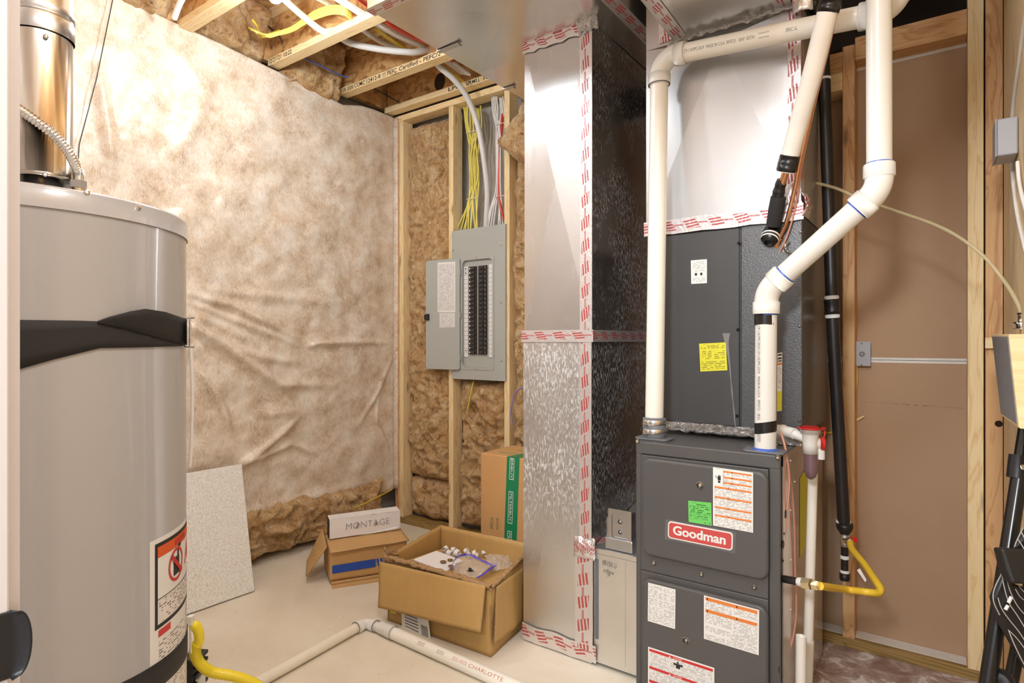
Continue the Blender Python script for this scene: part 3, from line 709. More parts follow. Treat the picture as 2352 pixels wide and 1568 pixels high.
for (px, py, w, lb) in ((1081, 302, 26, 'upper white tie around the yellow cables'), (1082, 455, 26, 'lower white tie around the yellow cables'), (1148, 284, 22, 'upper white tie around the white cables'), (1147, 450, 24, 'lower white tie around the white cables')):
    a, c = on_y(px - w / 2, py + 2, 2.80), on_y(px + w / 2, py - 2, 2.80)
    m_ = (a + c) / 2; hw = (c - a).length / 2
    b = MB().tube([m_ + V((hw * math.cos(k * math.pi / 8), .013 * math.sin(k * math.pi / 8) + .012, 0)) for k in range(17)], .002, 6)
    mk('cable_tie', b, WCAB, label=lb, cat='cable tie')
cable([on_y(1088, 874, 2.80), on_y(1081, 905, 2.765), on_y(1073, 948, 2.75)], .0045, YCABD, 'yellow cable hanging below the breaker panel')
cable([on_y(1176, 975, 2.66), on_y(1174, 940, 2.66), on_y(1182, 905, 2.655), on_y(1195, 892, 2.65), on_y(1212, 886, 2.64)], .005, VCAB, 'violet cable arching out from behind the metal duct')

# ------------------------------------------------------------------ breaker panel
bp = thing('breaker_panel', 'grey breaker panel with its door swung open between two studs', 'breaker panel', (-2.247, 2.78, .97))
PX0, PX1, PZ0, PZ1, PY = -2.452, -2.042, .971, 1.879, 2.766
RX0, RX1, RZ0, RZ1 = -2.366, -2.136, 1.043, 1.69
def ringplate(mb, x0, x1, z0, z1, ix0, ix1, iz0, iz1, r, y, d, n=6):
    inner = [(u + (ix0 + ix1) / 2, w + (iz0 + iz1) / 2) for u, w in rrect(ix1 - ix0, iz1 - iz0, r, n)]
    m = n + 1; cor = [(x1, z1), (x0, z1), (x0, z0), (x1, z0)]
    vs = [V((u, y, w)) for u, w in inner] + [V((u, y, w)) for u, w in cor] + [V((u, y + d, w)) for u, w in inner] + [V((u, y + d, w)) for u, w in cor]
    N = len(inner); fs = []
    for c in range(4):
        s = c * m
        for k in range(n): fs.append((s + k, N + c, s + k + 1))
        e = s + n; nx = ((c + 1) % 4) * m
        fs.append((e, N + c, N + (c + 1) % 4, nx))
    K = N + 4
    for k in range(N): k2 = (k + 1) % N; fs.append((k, k2, K + k2, K + k))
    for c in range(4): c2 = (c + 1) % 4; fs.append((N + c2, N + c, K + N + c, K + N + c2))
    mb.add(vs, fs, sm=False)
b = MB(); ringplate(b, PX0, PX1, PZ0, PZ1, RX0, RX1, RZ0, RZ1, .028, PY, .012)
mk('cover', b, PANEL, bp)
b = MB(); ringplate(b, RX0 - .012, RX1 + .012, RZ0 - .012, RZ1 + .012, RX0, RX1, RZ0, RZ1, .028, PY - .003, .004)
mk('rim', b, PANEL, bp)
mk('recess', MB().box(RX0 - .01, RX1 + .01, PY + .014, PY + .018, RZ0 - .01, RZ1 + .01), PANEL, bp)
mk('back_box', MB().box(-2.44, -2.062, PY + .02, 2.862, PZ0 + .02, PZ1 - .02), PANELD, bp)
cxm = (RX0 + RX1) / 2
bz = [lerp(1.652, 1.122, (i + .5) / 20) for i in range(20)]
def mkbreaker(x, z, side):
    o = mk('breaker', MB().box(x - .031, x + .031, PY + .002, PY + .014, z - .0122, z + .0122), BRK, bp, bevel=.001)
    h = MB().box(x - side * .004 - .014, x - side * .004 + .014, PY - .006, PY + .003, z - .0068, z + .0068)
    ho = mk('handle', h, BRKG, o, bevel=.0015)
    k = MB().box(x + side * .018, x + side * .026, PY + .0008, PY + .0025, z - .004, z + .004); mk('mark', k, PAPER if side < 0 else GREYINK, o)
    return o
for side, x in ((-1, cxm - .037), (1, cxm + .037)):
    first = mkbreaker(x, bz[0], side)
    for z in bz[1:]: dup(first, (0, 0, z - bz[0]), bp)
mk('divider', MB().box(cxm - .004, cxm + .004, PY + .006, PY + .014, 1.125, 1.65), PANEL, bp)
for (xa, xb) in ((RX0 + .003, RX0 + .034), (RX1 - .034, RX1 - .003)):
    b = MB().box(xa, xb, PY + .011, PY + .0139, 1.105, 1.655); b.mi = 1
    for i in range(21): b.box(xa, xb, PY + .0102, PY + .0112, 1.105 + i * .0262 - .0008, 1.105 + i * .0262 + .0008)
    b.mi = 1
    if xa < cxm:
        for i in (19, 20): b.box(xa + .008, xa + .02, PY + .0102, PY + .0112, 1.105 + i * .0262 + .008, 1.105 + i * .0262 + .017)
        b.box(xa + .006, xa + .026, PY + .0102, PY + .0112, 1.105 + 1 * .0262 + .01, 1.105 + 1 * .0262 + .015)
    mk('circuit_label', b, [PAPER, GREYINK], bp)
for (px, py) in ((1041, 574), (1151, 561), (1151, 695), (1152, 828), (1094, 591), (1094, 847)):
    c = on_y(px, py, PY); mk('screw', MB().lathe([(.0075, 0), (.007, -.003), (.003, -.005), (0, -.005)], (c.x, PY, c.z), (0, 1, 0), 16), SCREW, bp)
# open door, hinged on the left of the opening
DX0, DX1, DZ0, DZ1 = -2.628, -2.378, 1.028, 1.705
dr = MB(); dv = V((DX0 - DX1, -.035, 0)).normalized(); wd = .25
def dpt(u, z, o=0): return V((DX1, PY - .006, 0)) + dv * (u * wd) + V((0, 0, z)) + V((0, -1, 0)) * o
pl = [dpt((x + wd / 2) / wd, z + (DZ0 + DZ1) / 2) for x, z in rrect(wd, DZ1 - DZ0, .014)]
dr.prism(pl, (0, -.008, 0))
dro = mk('door', dr, PANEL, bp, bevel=.0015)
def dquad(b, px, py, o):
    pass
def dsheet(pts, mats, name, cols=True):
    b = MB(); q = [on_y(x, y, PY - .03) for x, y in pts]
    uu = []
    for p in q:
        u = (DX1 - p.x) / abs(dv.x) / wd; uu.append(dpt(u, p.z, .0088))
    b.quad(*uu); ins = [lerp(lerp(uu[0], uu[1], a), lerp(uu[3], uu[2], a), c) - V((0, .0006, 0)) for a, c in ((.06, .04), (.94, .04), (.94, .96), (.06, .96))]
    b.mi = 1; b.quad(*ins); return mk(name, b, mats, dro)
dsheet([(1007, 717), (1043, 717), (1043, 600), (1007, 603)], [PAPER, PRINT], 'directory_sheet')
dsheet([(1011, 752), (1042, 751), (1042, 719), (1011, 719)], [PAPER, PRINT], 'directory_sheet')
q = dpt(.93, 1.352, .008); b = MB(); b.obox(q + V((0, -.006, 0)), dv * .011, V((0, .007, 0)), V((0, 0, .02))); b.obox(q + dv * .020 + V((0, -.004, 0)), dv * .006, V((0, .004, 0)), V((0, 0, .015)))
mk('latch', b, BLKPL, dro, bevel=.002)
for z in (1.10, 1.36, 1.62):
    mk('hinge', MB().tube([(DX1 + .003, PY - .009, z - .018), (DX1 + .003, PY - .009, z + .018)], .0045, 10), PANELD, bp)
# ================================================================== DUCTWORK
def xbreak(mb, a, b_, c, d, n, rise, apex=(.5, .5)):
    """four flat facets meeting at a raised centre (cross-broken sheet metal)"""
    a, b_, c, d = V(a), V(b_), V(c), V(d)
    m = lerp(lerp(a, b_, apex[0]), lerp(d, c, apex[0]), apex[1]) + V(n) * rise
    for p, q in ((a, b_), (b_, c), (c, d), (d, a)):
        mb.add([p, q, m], [(0, 1, 2)], sm=False)
DXL, DXR, DY0, DY1 = -1.361, -1.056, 1.974, 2.50
TZ = 2.39
rd = thing('return_duct', 'tall galvanised return air drop standing on the floor left of the furnace', 'duct', ((DXL + DXR) / 2, DY0, 0))
b = MB()
xbreak(b, (DXL, DY0, 1.225), (DXR, DY0, 1.225), (DXR, DY0, TZ), (DXL, DY0, TZ), (0, -1, 0), .014)
b.quad((DXL, DY0, 1.225), (DXL, DY0, TZ), (DXL, DY1, TZ), (DXL, DY1, 1.225)); b.quad((DXR, DY1, 1.225), (DXL, DY1, 1.225), (DXL, DY1, TZ), (DXR, DY1, TZ))
mk('upper_section', b, GALV, rd)
b = MB()
xbreak(b, (DXL - .004, DY0 - .003, .004), (DXR, DY0 - .003, .004), (DXR, DY0 - .003, 1.215), (DXL - .004, DY0 - .003, 1.215), (0, -1, 0), .008)
b.quad((DXL - .004, DY0, .004), (DXL - .004, DY0, 1.215), (DXL - .004, DY1, 1.215), (DXL - .004, DY1, .004)); b.quad((DXR, DY1, .004), (DXL, DY1, .004), (DXL, DY1, 1.215), (DXR, DY1, 1.215))
mk('lower_section', b, GALVF, rd)
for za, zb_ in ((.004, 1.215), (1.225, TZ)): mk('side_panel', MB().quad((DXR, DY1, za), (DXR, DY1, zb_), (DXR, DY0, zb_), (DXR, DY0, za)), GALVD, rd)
b = MB(); b.box(DXL - .010, DXR + .008, DY0 - .009, DY0 + .003, 1.200, 1.240); b.box(DXR - .002, DXR + .008, DY0, DY1, 1.205, 1.235)
mk('seam_cleat', b, GALVS, rd, bevel=.003)
t = MB(); e = .0015
t.ribbon([(DXL - .008, DY0 - .0112, 1.221), (DXR + .010, DY0 - .0112, 1.221)], (0, 0, .046)); t.ribbon([(DXR + .0105, DY0 - .011, 1.221), (DXR + .0105, DY1, 1.221)], (0, 0, .044))
mk('seam_tape', t, TAPE, rd)
t = MB(); t.ribbon([(DXR - .024, DY0 - .0085, .45), (DXR - .024, DY0 - .0085, 1.198)], (-.052, 0, 0)); t.ribbon([(DXR - .024, DY0 - .0045, 1.243), (DXR - .024, DY0 - .0045, TZ - .02)], (-.052, 0, 0), .03)
mk('corner_tape', t, TAPE, rd)
t = MB()
def jag(x0, x1, y, z, n=12): return [V((lerp(x0, x1, i / n), y, z)) for i in range(n + 1)]
random.seed(3)
pts = jag(DXL - .006, DXR + .004, DY0 - .006, TZ - .012); t.ribbon([p + V((0, -.002 * random.random(), .006 * random.uniform(-1, 1))) for p in pts], V((0, -.002, .052)))
t.ribbon([p + V((0, -.026, .016 + .002 * random.random())) for p in pts], V((0, -.056, .0)))
mk('top_tape', t, TAPE, rd)
b = MB(); c = V((DXR - .01, DY0 - .012, TZ - .012))
b.grid(14, 10, lambda u, v: c + V(((u - .5) * .085, -.012 * math.sin(u * 3.1) * math.sin(v * 3.1) - .02 * v + .012 * noise.noise(V((u * 6, v * 6, 3))), (v - .5) * .05 + .012 * noise.noise(V((u * 7, v * 5, 9))))))
mk('tape_wad', b, FOIL, rd, solid=.002)
t = MB(); t.ribbon([V((x, DY0 - .0075, .040 + .004 * math.sin(x * 40))) for x in [lerp(DXL - .006, DXR + .02, i / 12) for i in range(13)]], V((0, -.004, .066)))
mk('base_tape', t, TAPE, rd)
t = MB(); t.ribbon([V((DXR - .03 + .006 * noise.noise(V((0, 0, z * 9))), DY0 - .0092, z)) for z in [lerp(.05, .46, i / 14) for i in range(15)]], V((-.075, 0, 0)))
mk('corner_tape', t, TAPE, rd)
b = MB(); c = V((DXR - .026, DY0 - .012, .43))
b.grid(14, 12, lambda u, v: c + V(((u - .5) * .09, -.010 * math.sin(u * 3.1) * math.sin(v * 3.1) + .008 * noise.noise(V((u * 6, v * 6, 5))), (v - .5) * .075 + .01 * noise.noise(V((u * 5, v * 5, 1))))))
mk('tape_wad', b, TAPE, rd, solid=.002)

bt = thing('filter_boot', 'low galvanised filter boot joining the return drop to the furnace', 'duct', (-.935, DY0, 0))
BX0, BX1, BZ = DXR + .003, -.818, .432
BYR = 2.5
b = MB(); yb = DY0 + .004
b.quad((BX0, yb, .012), (BX1, yb, .012), (BX1, yb, BZ), (BX0, yb, BZ)); b.quad((BX1, yb, .012), (BX1, BYR, .012), (BX1, BYR, BZ), (BX1, yb, BZ)); b.quad((BX0, yb, BZ), (BX1, yb, BZ), (BX1, BYR, BZ + .12), (BX0, BYR, BZ + .12))
b.box(BX0 - .004, BX1, yb - .006, yb, BZ - .014, BZ + .004)
mk('boot_shell', b, GALVB, bt)
mk('access_cover', MB().box(BX0 + .004, BX1 - .002, yb - .004, yb - .001, .02, BZ - .016), GALVB, bt, bevel=.001)
mk('seal_strip', MB().box(BX0 + .010, BX0 + .024, yb - .006, yb - .003, .10, BZ - .035), GREYRUB, bt, bevel=.002)
mk('crease', MB().box(BX0 + .128, BX0 + .131, yb - .0062, yb - .003, .03, BZ - .02), GALVB, bt)
t = MB()
w = on_y(1384, 1285, yb - .0065); t.text('BR15K U', (w.x, yb - .0066, w.z - .018), (1, 0, -.06), (0, 0, 1), .018, width=.055)
w = on_y(1386, 1302, yb - .0065); t.text('n-flow', (w.x, yb - .0066, w.z - .018), (1, 0, -.06), (0, 0, 1), .014, width=.042)
w = on_y(1392, 1316, yb - .0065)
for d0, d1 in (((0, 0), (.014, -.006)), ((.014, -.006), (.004, -.012)), ((.014, -.006), (.008, .004))):
    t.tube([w + V((d0[0], -.0003, d0[1])), w + V((d1[0], -.0003, d1[1]))], .0007, 5)
mk('pen_note', t, GREYINK, bt)
t = MB(); t.ribbon([V((lerp(BX0, BX1, i / 8), DY0 + .05 + i * .02, BZ + .014 + i * .005)) for i in range(9)], V((0, .05, .012)))
mk('boot_tape', t, TAPE, bt)

jb = thing('junction_box', 'small metal junction box on the filter boot beside the furnace', 'junction box', (-.86, 2.02, .44))
c = on_y(1441, 1205, 2.03)
b = MB().box(c.x - .05, c.x + .03, 1.995, 2.04, c.z - .045, c.z + .05); mk('box', b, STEEL, jb, bevel=.006)
ring = MB(); ringplate(ring, c.x - .058, c.x + .034, c.z - .06, c.z + .062, c.x - .045, c.x + .02, c.z - .045, c.z + .045, .01, 1.990, .004); mk('flange', ring, STEEL, jb)
for kz in (-.02, .018): mk('knockout', MB().lathe([(.010, 0), (.010, -.0012), (.007, -.0012), (.007, 0), (0, 0)], (c.x - .012, 1.9945, c.z + kz), (0, 1, 0), 18), CHROME, jb)
mk('strap', MB().box(c.x - .062, c.x - .054, 1.986, 1.992, c.z - .065, c.z + .03), CHROME, jb)
mk('base_bracket', MB().box(c.x - .07, c.x + .04, 1.985, 2.10, BZ + .006, c.z - .044), GALVS, jb, bevel=.004)

tk = thing('ceiling_duct', 'wide flat galvanised trunk duct hanging below the joists at the upper centre', 'duct', (-1.29, 2.1, TZ))
TX0, TX1, TY0, TY1 = -1.67, -.91, 1.43, 2.86
b = MB()
for ya, yb_ in ((TY0, 2.06), (2.06, TY1)):
    xbreak(b, (TX0, yb_, TZ), (TX1, yb_, TZ), (TX1, ya, TZ), (TX0, ya, TZ), (0, 0, -1), -.008)
b.quad((TX0, TY0, TZ), (TX0, TY0, TZ + .29), (TX0, TY1, TZ + .29), (TX0, TY1, TZ)); b.quad((TX1, TY1, TZ), (TX1, TY1, TZ + .29), (TX1, TY0, TZ + .29), (TX1, TY0, TZ)); b.quad((TX0, TY0, TZ), (TX1, TY0, TZ), (TX1, TY0, TZ + .29), (TX0, TY0, TZ + .29)); b.quad((TX0, TY1, TZ + .29), (TX1, TY1, TZ + .29), (TX1, TY1, TZ), (TX0, TY1, TZ)); b.quad((TX0, TY0, TZ + .29), (TX1, TY0, TZ + .29), (TX1, TY1, TZ + .29), (TX0, TY1, TZ + .29))
mk('duct_shell', b, GALVT, tk)
t = MB(); t.ribbon([(TX1 - .026, TY0 + .01, TZ - .003), (TX1 - .026, 2.6, TZ - .003)], (.055, 0, 0)); mk('edge_tape', t, TAPE, tk)
t = MB(); t.ribbon([(TX0 - .01, TY0 + .02, TZ - .003), (TX0 + .25, TY0 + .02, TZ - .003)], (0, .05, 0)); mk('end_tape', t, TAPE, tk)
for (pa, pb_, lb) in (((1000, 113), (1057, 100), 'metal hanger strap under the trunk beside the certified joist'), ((1140, 208), (1182, 198), 'metal hanger strap under the trunk near the back wall')):
    q = on_z(pb_[0], pb_[1], TZ - .003); b = MB()
    b.box(TX0 - .004, TX0 - .001, q.y - .012, q.y + .012, TZ - .004, 2.745); b.box(TX0 - .004, q.x, q.y - .012, q.y + .012, TZ - .0055, TZ - .003)
    b.box(q.x - .002, q.x, q.y - .012, q.y + .012, TZ - .012, TZ - .003)
    mk('hanger_strap', b, STEEL, label=lb, cat='strap', group='trunk hangers')

# evaporator coil cabinet, supply plenum and supply trunk
CX0, CX1, CY0, CY1, CZ0, CZ1 = -.874, -.356, 2.05, 2.56, .905, 1.597
cc = thing('coil_cabinet', 'charcoal evaporator coil cabinet on top of the furnace', 'coil cabinet', ((CX0 + CX1) / 2, CY0, CZ0))
mk('shell', MB().box(CX0, CX1, CY0 + .004, CY1, CZ0, CZ1), FURND, cc, bevel=.003)
sxm = on_y(1701, 700, CY0).x
mk('access_panel', MB().box(CX0 + .004, sxm - .003, CY0 - .007, CY0 + .006, CZ0 + .012, CZ1 - .02), FURND, cc, bevel=.003)
mk('coil_panel', MB().box(sxm + .002, CX1, CY0 - .002, CY0 + .006, CZ0 + .004, CZ1 - .006), FURNB, cc, bevel=.003)
for (px, py) in ((1697, 558), (1695, 757), (1693, 955), (1838, 532), (1836, 748), (1835, 966), (1474, 936), (1474, 750)):
    c = on_y(px, py, CY0 - .007); mk('screw', MB().lathe([(.0055, 0), (.005, -.003), (0, -.004)], (c.x, CY0 - (.007 if px < 1800 else .002), c.z), (0, 1, 0), 12), BLKPL if px < 1800 else STEEL, cc)
def sticker(name, corners, plane, parent, mats, items, eps=.0012):
    """flat label: px corners TL,TR,BR,BL on a plane y=const; items (u0,u1,v0,v1,mat) v from the top"""
    q = [on_y(x, y, plane) for x, y in corners]
    for p in q: p.y = plane - eps
    W = (q[1] - q[0]).length; H_ = (q[3] - q[0]).length; b = MB(); n = V((0, -1, 0))
    def at(u, v, o=0): return lerp(lerp(q[0], q[1], u), lerp(q[3], q[2], u), v) + n * o
    b.quad(at(0, 1), at(1, 1), at(1, 0), at(0, 0)); 
    for ii, it in enumerate(items):
        u0, u1, v0, v1, mi = it[:5]; b.mi = mi; o = .0003 + .00004 * ii
        if len(it) > 5:
            b.text(it[5], at(u0, v1, o), q[1] - q[0], q[0] - q[3], H_ * (v1 - v0), width=W * (u1 - u0))
        else:
            b.quad(at(u0, v1, o), at(u1, v1, o), at(u1, v0, o), at(u0, v0, o), [(u0 * W, -v1 * H_), (u1 * W, -v1 * H_), (u1 * W, -v0 * H_), (u0 * W, -v0 * H_)])
    return mk(name, b, mats, parent), at
sticker('rating_label', [(1587, 598), (1624, 595), (1624, 650), (1588, 652)], CY0 - .0075, cc, [PAPER, PRINT, BLACKINK], [(.1, .9, .08, .40, 1), (.1, .9, .44, .5, 2 if 0 else 1), (.24, .38, .55, .66, 2), (.58, .72, .55, .66, 2), (.12, .88, .72, .93, 1)])
sticker('notice_label', [(1606, 789), (1667, 786), (1671, 850), (1609, 853)], CY0 - .0075, cc, [YELP, PRINTY], [(.06, .94, .05, .2, 1), (.1, .45, .28, .58, 1), (.55, .94, .28, .58, 1), (.06, .94, .64, .93, 1)])
sticker('energy_label', [(1786, 811), (1797, 809), (1796, 943), (1785, 944)], CY0 - .003, cc, [PAPER, BLACKINK, ORANGE, YELP, PRINT], [(.1, .9, .02, .05, 1), (.1, .9, .08, .11, 1), (.1, .9, .13, .15, 1), (.05, .95, .17, .21, 2), (.1, .9, .24, .62, 4), (.05, .98, .66, .99, 3)])
# drip stain
b = MB(); s0 = on_y(1668, 765, CY0 - .0085); s1 = on_y(1690, 985, CY0 - .0085)
b.grid(3, 20, lambda u, v: V((lerp(s0.x, s1.x, v) + (u - .5) * (.022 * math.exp(-v * 9) + .004 + .003 * noise.noise(V((0, v * 9, 0)))) + .004 * noise.noise(V((4, v * 4, 0))), CY0 - .0082, lerp(s0.z, s1.z, v))))
mk('drip_mark', b, simple('drip_mark', srgb(122, 120, 118), .5), cc)
b = MB()
b.grid(50, 3, lambda u, v: V((lerp(CX0 + .02, CX1 + .02, u), CY0 - .014 - .012 * noise.noise(V((u * 30, v * 2, 0))) - .02 * math.sin(v * 3.1), lerp(CZ0 - .020, CZ0 + .014, v) + .006 * noise.noise(V((u * 22, v, 4))))))
mk('foil_seal', b, FOIL, cc, solid=.003)

pl = thing('supply_plenum', 'galvanised supply plenum with creased front above the coil cabinet', 'plenum', ((CX0 + CX1) / 2, CY0, CZ1))
b = MB(); PZ = 2.257; py0 = CY0 - .002
xbreak(b, (CX0, py0, CZ1 + .002), (CX1, py0, CZ1 + .002), (CX1, py0, PZ), (CX0, py0, PZ), (0, -1, 0), .018, (.53, .93))
b.quad((CX1, py0, CZ1 + .002), (CX1, CY1, CZ1 + .002), (CX1, CY1, PZ), (CX1, py0, PZ)); b.quad((CX0, py0, PZ), (CX0, CY1, PZ), (CX0, CY1, CZ1 + .002), (CX0, py0, CZ1 + .002)); b.quad((CX0, CY1, PZ), (CX1, CY1, PZ), (CX1, CY1, CZ1 + .002), (CX0, CY1, CZ1 + .002))
b.box(CX0, -.785, py0, CY1, PZ, 2.69)
mk('plenum_shell', b, GALVS, pl)
t = MB(); t.ribbon([V((lerp(CX0 - .004, CX1 + .006, i / 10), py0 - .012 - (.003 if i % 2 else 0), CZ1 + .008 + .002 * math.sin(i * 2.))) for i in range(11)], V((0, -.004, .050)))
mk('seam_tape', t, TAPE, pl)
t = MB(); t.ribbon([(CX1 - .024, py0 - .003, CZ1 + .04), (CX1 - .024, py0 - .003, PZ - .01)], (-.05, 0, 0)); t.ribbon([(CX1 + .0015, py0 - .002, CZ1 + .04), (CX1 + .0015, py0 - .002, PZ)], (0, -.05, 0)); mk('corner_tape', t, TAPE, pl)
t = MB(); t.ribbon([(-.800, py0 - .003, PZ + .01), (-.800, py0 - .003, 2.5)], (-.05, 0, 0)); mk('corner_tape', t, TAPE, pl)
b = MB(); c = V((CX1 + .006, CY0 + .02, CZ1 + .03))
b.grid(10, 10, lambda u, v: c + V((.012 * noise.noise(V((u * 6, v * 6, 1))) + .012 * math.sin(v * 3.1), (u - .5) * .09, (v - .5) * .07 + .01 * noise.noise(V((u * 5, v * 4, 8))))))
mk('tape_wad', b, TAPE, pl, solid=.002)
st = thing('overhead_duct', 'galvanised supply duct leading forward from the plenum at the top', 'duct', (-.58, 1.5, PZ))
SX0, SX1, SY0 = -.765, -.385, .95
b = MB(); xbreak(b, (SX0 + .03, SY0, PZ + .003), (SX0, CY0 - .004, PZ + .003), (SX1, CY0 - .004, PZ + .003), (SX1 + .02, SY0, PZ + .003), (0, 0, -1), -.006)
b.quad((SX0 + .03, SY0, PZ), (SX0 + .03, SY0, PZ + .32), (SX0, CY0, PZ + .32), (SX0, CY0, PZ)); b.quad((SX1, CY0, PZ), (SX1, CY0, PZ + .32), (SX1 + .02, SY0, PZ + .32), (SX1 + .02, SY0, PZ)); b.quad((SX0 + .03, SY0, PZ), (SX1 + .02, SY0, PZ), (SX1 + .02, SY0, PZ + .32), (SX0 + .03, SY0, PZ + .32)); b.quad((SX0, CY0, PZ + .32), (SX1, CY0, PZ + .32), (SX1 + .02, SY0, PZ + .32), (SX0 + .03, SY0, PZ + .32))
mk('duct_shell', b, GALVT, st)
t = MB(); t.ribbon([(SX0 + .055, SY0, PZ + .0015), (SX0 + .022, CY0 - .01, PZ + .0015)], (.05, 0, 0)); t.ribbon([(SX1 - .006, SY0, PZ + .0015), (SX1 - .022, CY0 - .01, PZ + .0015)], (.05, 0, 0)); mk('edge_tape', t, TAPE, st)
b = MB()
b.grid(40, 4, lambda u, v: V((lerp(SX0 - .02, SX1 + .03, u), CY0 - .03 + .02 * v + .012 * noise.noise(V((u * 24, v * 3, 2))), PZ - .012 + .024 * v - .008 * math.sin(v * 3.1) + .008 * noise.noise(V((u * 20, v * 2, 6))))))
mk('foil_seal', b, FOIL, st, solid=.003)
b = MB(); c = V((SX1 + .035, CY0 - .03, PZ + .04))
b.grid(10, 14, lambda u, v: c + V(((u - .5) * .06, -.015 * math.sin(u * 3.1) + .012 * noise.noise(V((u * 6, v * 6, 1))), (v - .5) * .16 + .01 * noise.noise(V((u * 5, v * 4, 8))))))
mk('tape_wad', b, TAPE, st, solid=.002)

# ================================================================== FURNACE
FX0, FX1, FY0, FY1, FZ = -.815, -.374, 1.83, 2.555, .874
fu = thing('furnace', 'charcoal gas furnace with a red nameplate and warning labels', 'furnace', ((FX0 + FX1) / 2, FY0, 0))
b = MB().box(FX0, FX1, FY0 + .004, FY1, .004, FZ)
mk('cabinet', b, FURN, fu, bevel=.004)
mk('side_skin', MB().box(FX1 - .002, FX1 + .0015, FY0 + .03, FY1 - .004, .008, FZ - .004), GALVT, fu)
mk('top_rail', MB().box(FX0, FX1, FY0 - .006, FY0 + .05, FZ - .040, FZ), FURN, fu, bevel=.004)
for x0, x1 in ((FX0, FX0 + .018), (FX1 - .030, FX1)):
    mk('corner_post', MB().box(x0, x1, FY0 - .004, FY0 + .02, .006, FZ - .038), FURN, fu, bevel=.003)
yd = FY0 - .008
def panelprism(x0, x1, z0, z1, y0, y1, r=.03):
    b = MB(); b.prism([V(((x0 + x1) / 2 + u, y1, (z0 + z1) / 2 + w)) for u, w in rrect(x1 - x0, z1 - z0, r)], (0, y0 - y1, 0)); return b
ud = mk('upper_door', MB().box(FX0 + .019, FX1 - .031, yd, FY0 + .01, .4575, FZ - .042), FURN, fu, bevel=.003)
ux0, ux1 = on_y(1480, 1150, yd).x, on_y(1768, 1150, yd).x
mk('raised_face', panelprism(ux0, ux1, .515, .826, yd - .018, yd, .03), FURN, ud, bevel=.010, seg=4)
ld = mk('lower_door', MB().box(FX0 + .019, FX1 - .031, yd, FY0 + .01, .012, .4565), FURN, fu, bevel=.003)
mk('raised_face', panelprism(ux0, ux1, .04, .440, yd - .018, yd, .03), FURN, ld, bevel=.010, seg=4)
YF = yd - .018
for (px, py) in ((1503, 1292), (1612, 1318), (1733, 1348), (1465, 1013), (1787, 1050)):
    pln = yd if py > 1100 else FY0 - .006
    c = on_y(px, py, pln); mk('screw', MB().lathe([(.0075, 0), (.0075, -.003), (.005, -.006), (0, -.006)], (c.x, pln, c.z), (0, 1, 0), 14), SCREW, fu)
for door, (px, py) in ((ud, (1608, 1114)), (ld, (1576, 1470))):
    c = on_y(px, py, YF); b = MB().lathe([(.0115, 0), (.0115, -.003), (.009, -.004), (.008, -.001), (0, -.001)], (c.x, YF, c.z), (0, 1, 0), 24); mk('sight_glass', b, CHROME, door)
# upper warning label: picture column + orange bars
it = [(.025, .975, .012, .988, 1)]
it += [(.0, .035, .0, 1, 0), (.965, 1, 0, 1, 0), (.27, .97, .0, .035, 0)]
for v0 in (.035, .135, .225): it += [(.27, .97, v0, v0 + .028, 2)]
for v0 in (.318, .487, .66, .80): it += [(.045, .965, v0, v0 + .03, 2)]
it += [(.03, .255, .02, .31, 0), (.12, .20, .145, .21, 3), (.13, .19, .215, .255, 3), (.06, .10, .14, .15, 3), (.07, .11, .165, .175, 3), (.268, .274, .03, .31, 4)]
for k in range(4): it += [(.135 + k * .017, .147 + k * .017, .115 + abs(k - 1.6) * .008, .15, 3)]
for v0 in (.035, .135, .225): it += [(.47, .49, v0 + .006, v0 + .022, 3)]
for v0 in (.318, .487, .66, .80): it += [(.38, .40, v0 + .006, v0 + .024, 3)]
sticker('warning_label', [(1638, 1072), (1730, 1085), (1730, 1223), (1638, 1206)], YF, ud, [PAPER, PRINT, ORANGE, BLACKINK, GREYINK], it)
sticker('green_tag', [(1581, 1149), (1634, 1154), (1635, 1207), (1582, 1198)], YF, ud, [GREENP, PRINTG], [(.2, .8, .07, .17, 1), (.05, .95, .22, .58, 1), (.05, .85, .65, .72, 1), (.05, .85, .75, .82, 1), (.7, .95, .9, .95, 1)])
# red nameplate
o, at = sticker('nameplate', [(1533, 1195), (1684, 1223), (1684, 1266), (1532, 1235)], YF - .004, ud, [PAPER], [])
q = [at(0, 0), at(1, 0), at(1, 1), at(0, 1)]; nb = MB(); cen = (q[0] + q[2]) / 2; ex = (q[1] - q[0]); ez = (q[0] - q[3]); W, Hh = ex.length, ez.length; ex.normalize(); ez.normalize()
bpy.data.objects.remove(o)
def plate(w, h, r, yo, th): return [V((cen.x, YF - yo, cen.z)) + ex * u + ez * v for u, v in rrect(w, h, r)]
nb.prism(plate(W * .985, Hh * .97, .010, .0005, 0), (0, -.003, 0))
nb.mi = 1; nb.prism(plate(W * .95, Hh * .84, .008, .0034, 0), (0, -.0006, 0))
nb.mi = 0; nb.text('Goodman', V((cen.x, YF - .0047, cen.z)) - ez * Hh * .21 - ex * W * .41, ex, ez, Hh * .5, width=W * .80, off=.022)
nb.text('Goodman', V((cen.x, YF - .0049, cen.z)) - ez * Hh * .21 - ex * W * .405, ex, ez, Hh * .5, width=W * .80, off=.022)
npo = mk('nameplate', nb, [PAPER, simple('badge_red', srgb(204, 46, 44), .25, coat=.5)], ud)
f = MB(); f.grid(16, 6, lambda u, v: V((cen.x, YF - .0062 - .0015 * noise.noise(V((u * 9, v * 3, 2))), cen.z)) + ex * ((u - .5) * W * 1.07) + ez * ((v - .5) * Hh * 1.16))
mk('protective_film', f, CLEARF, npo)
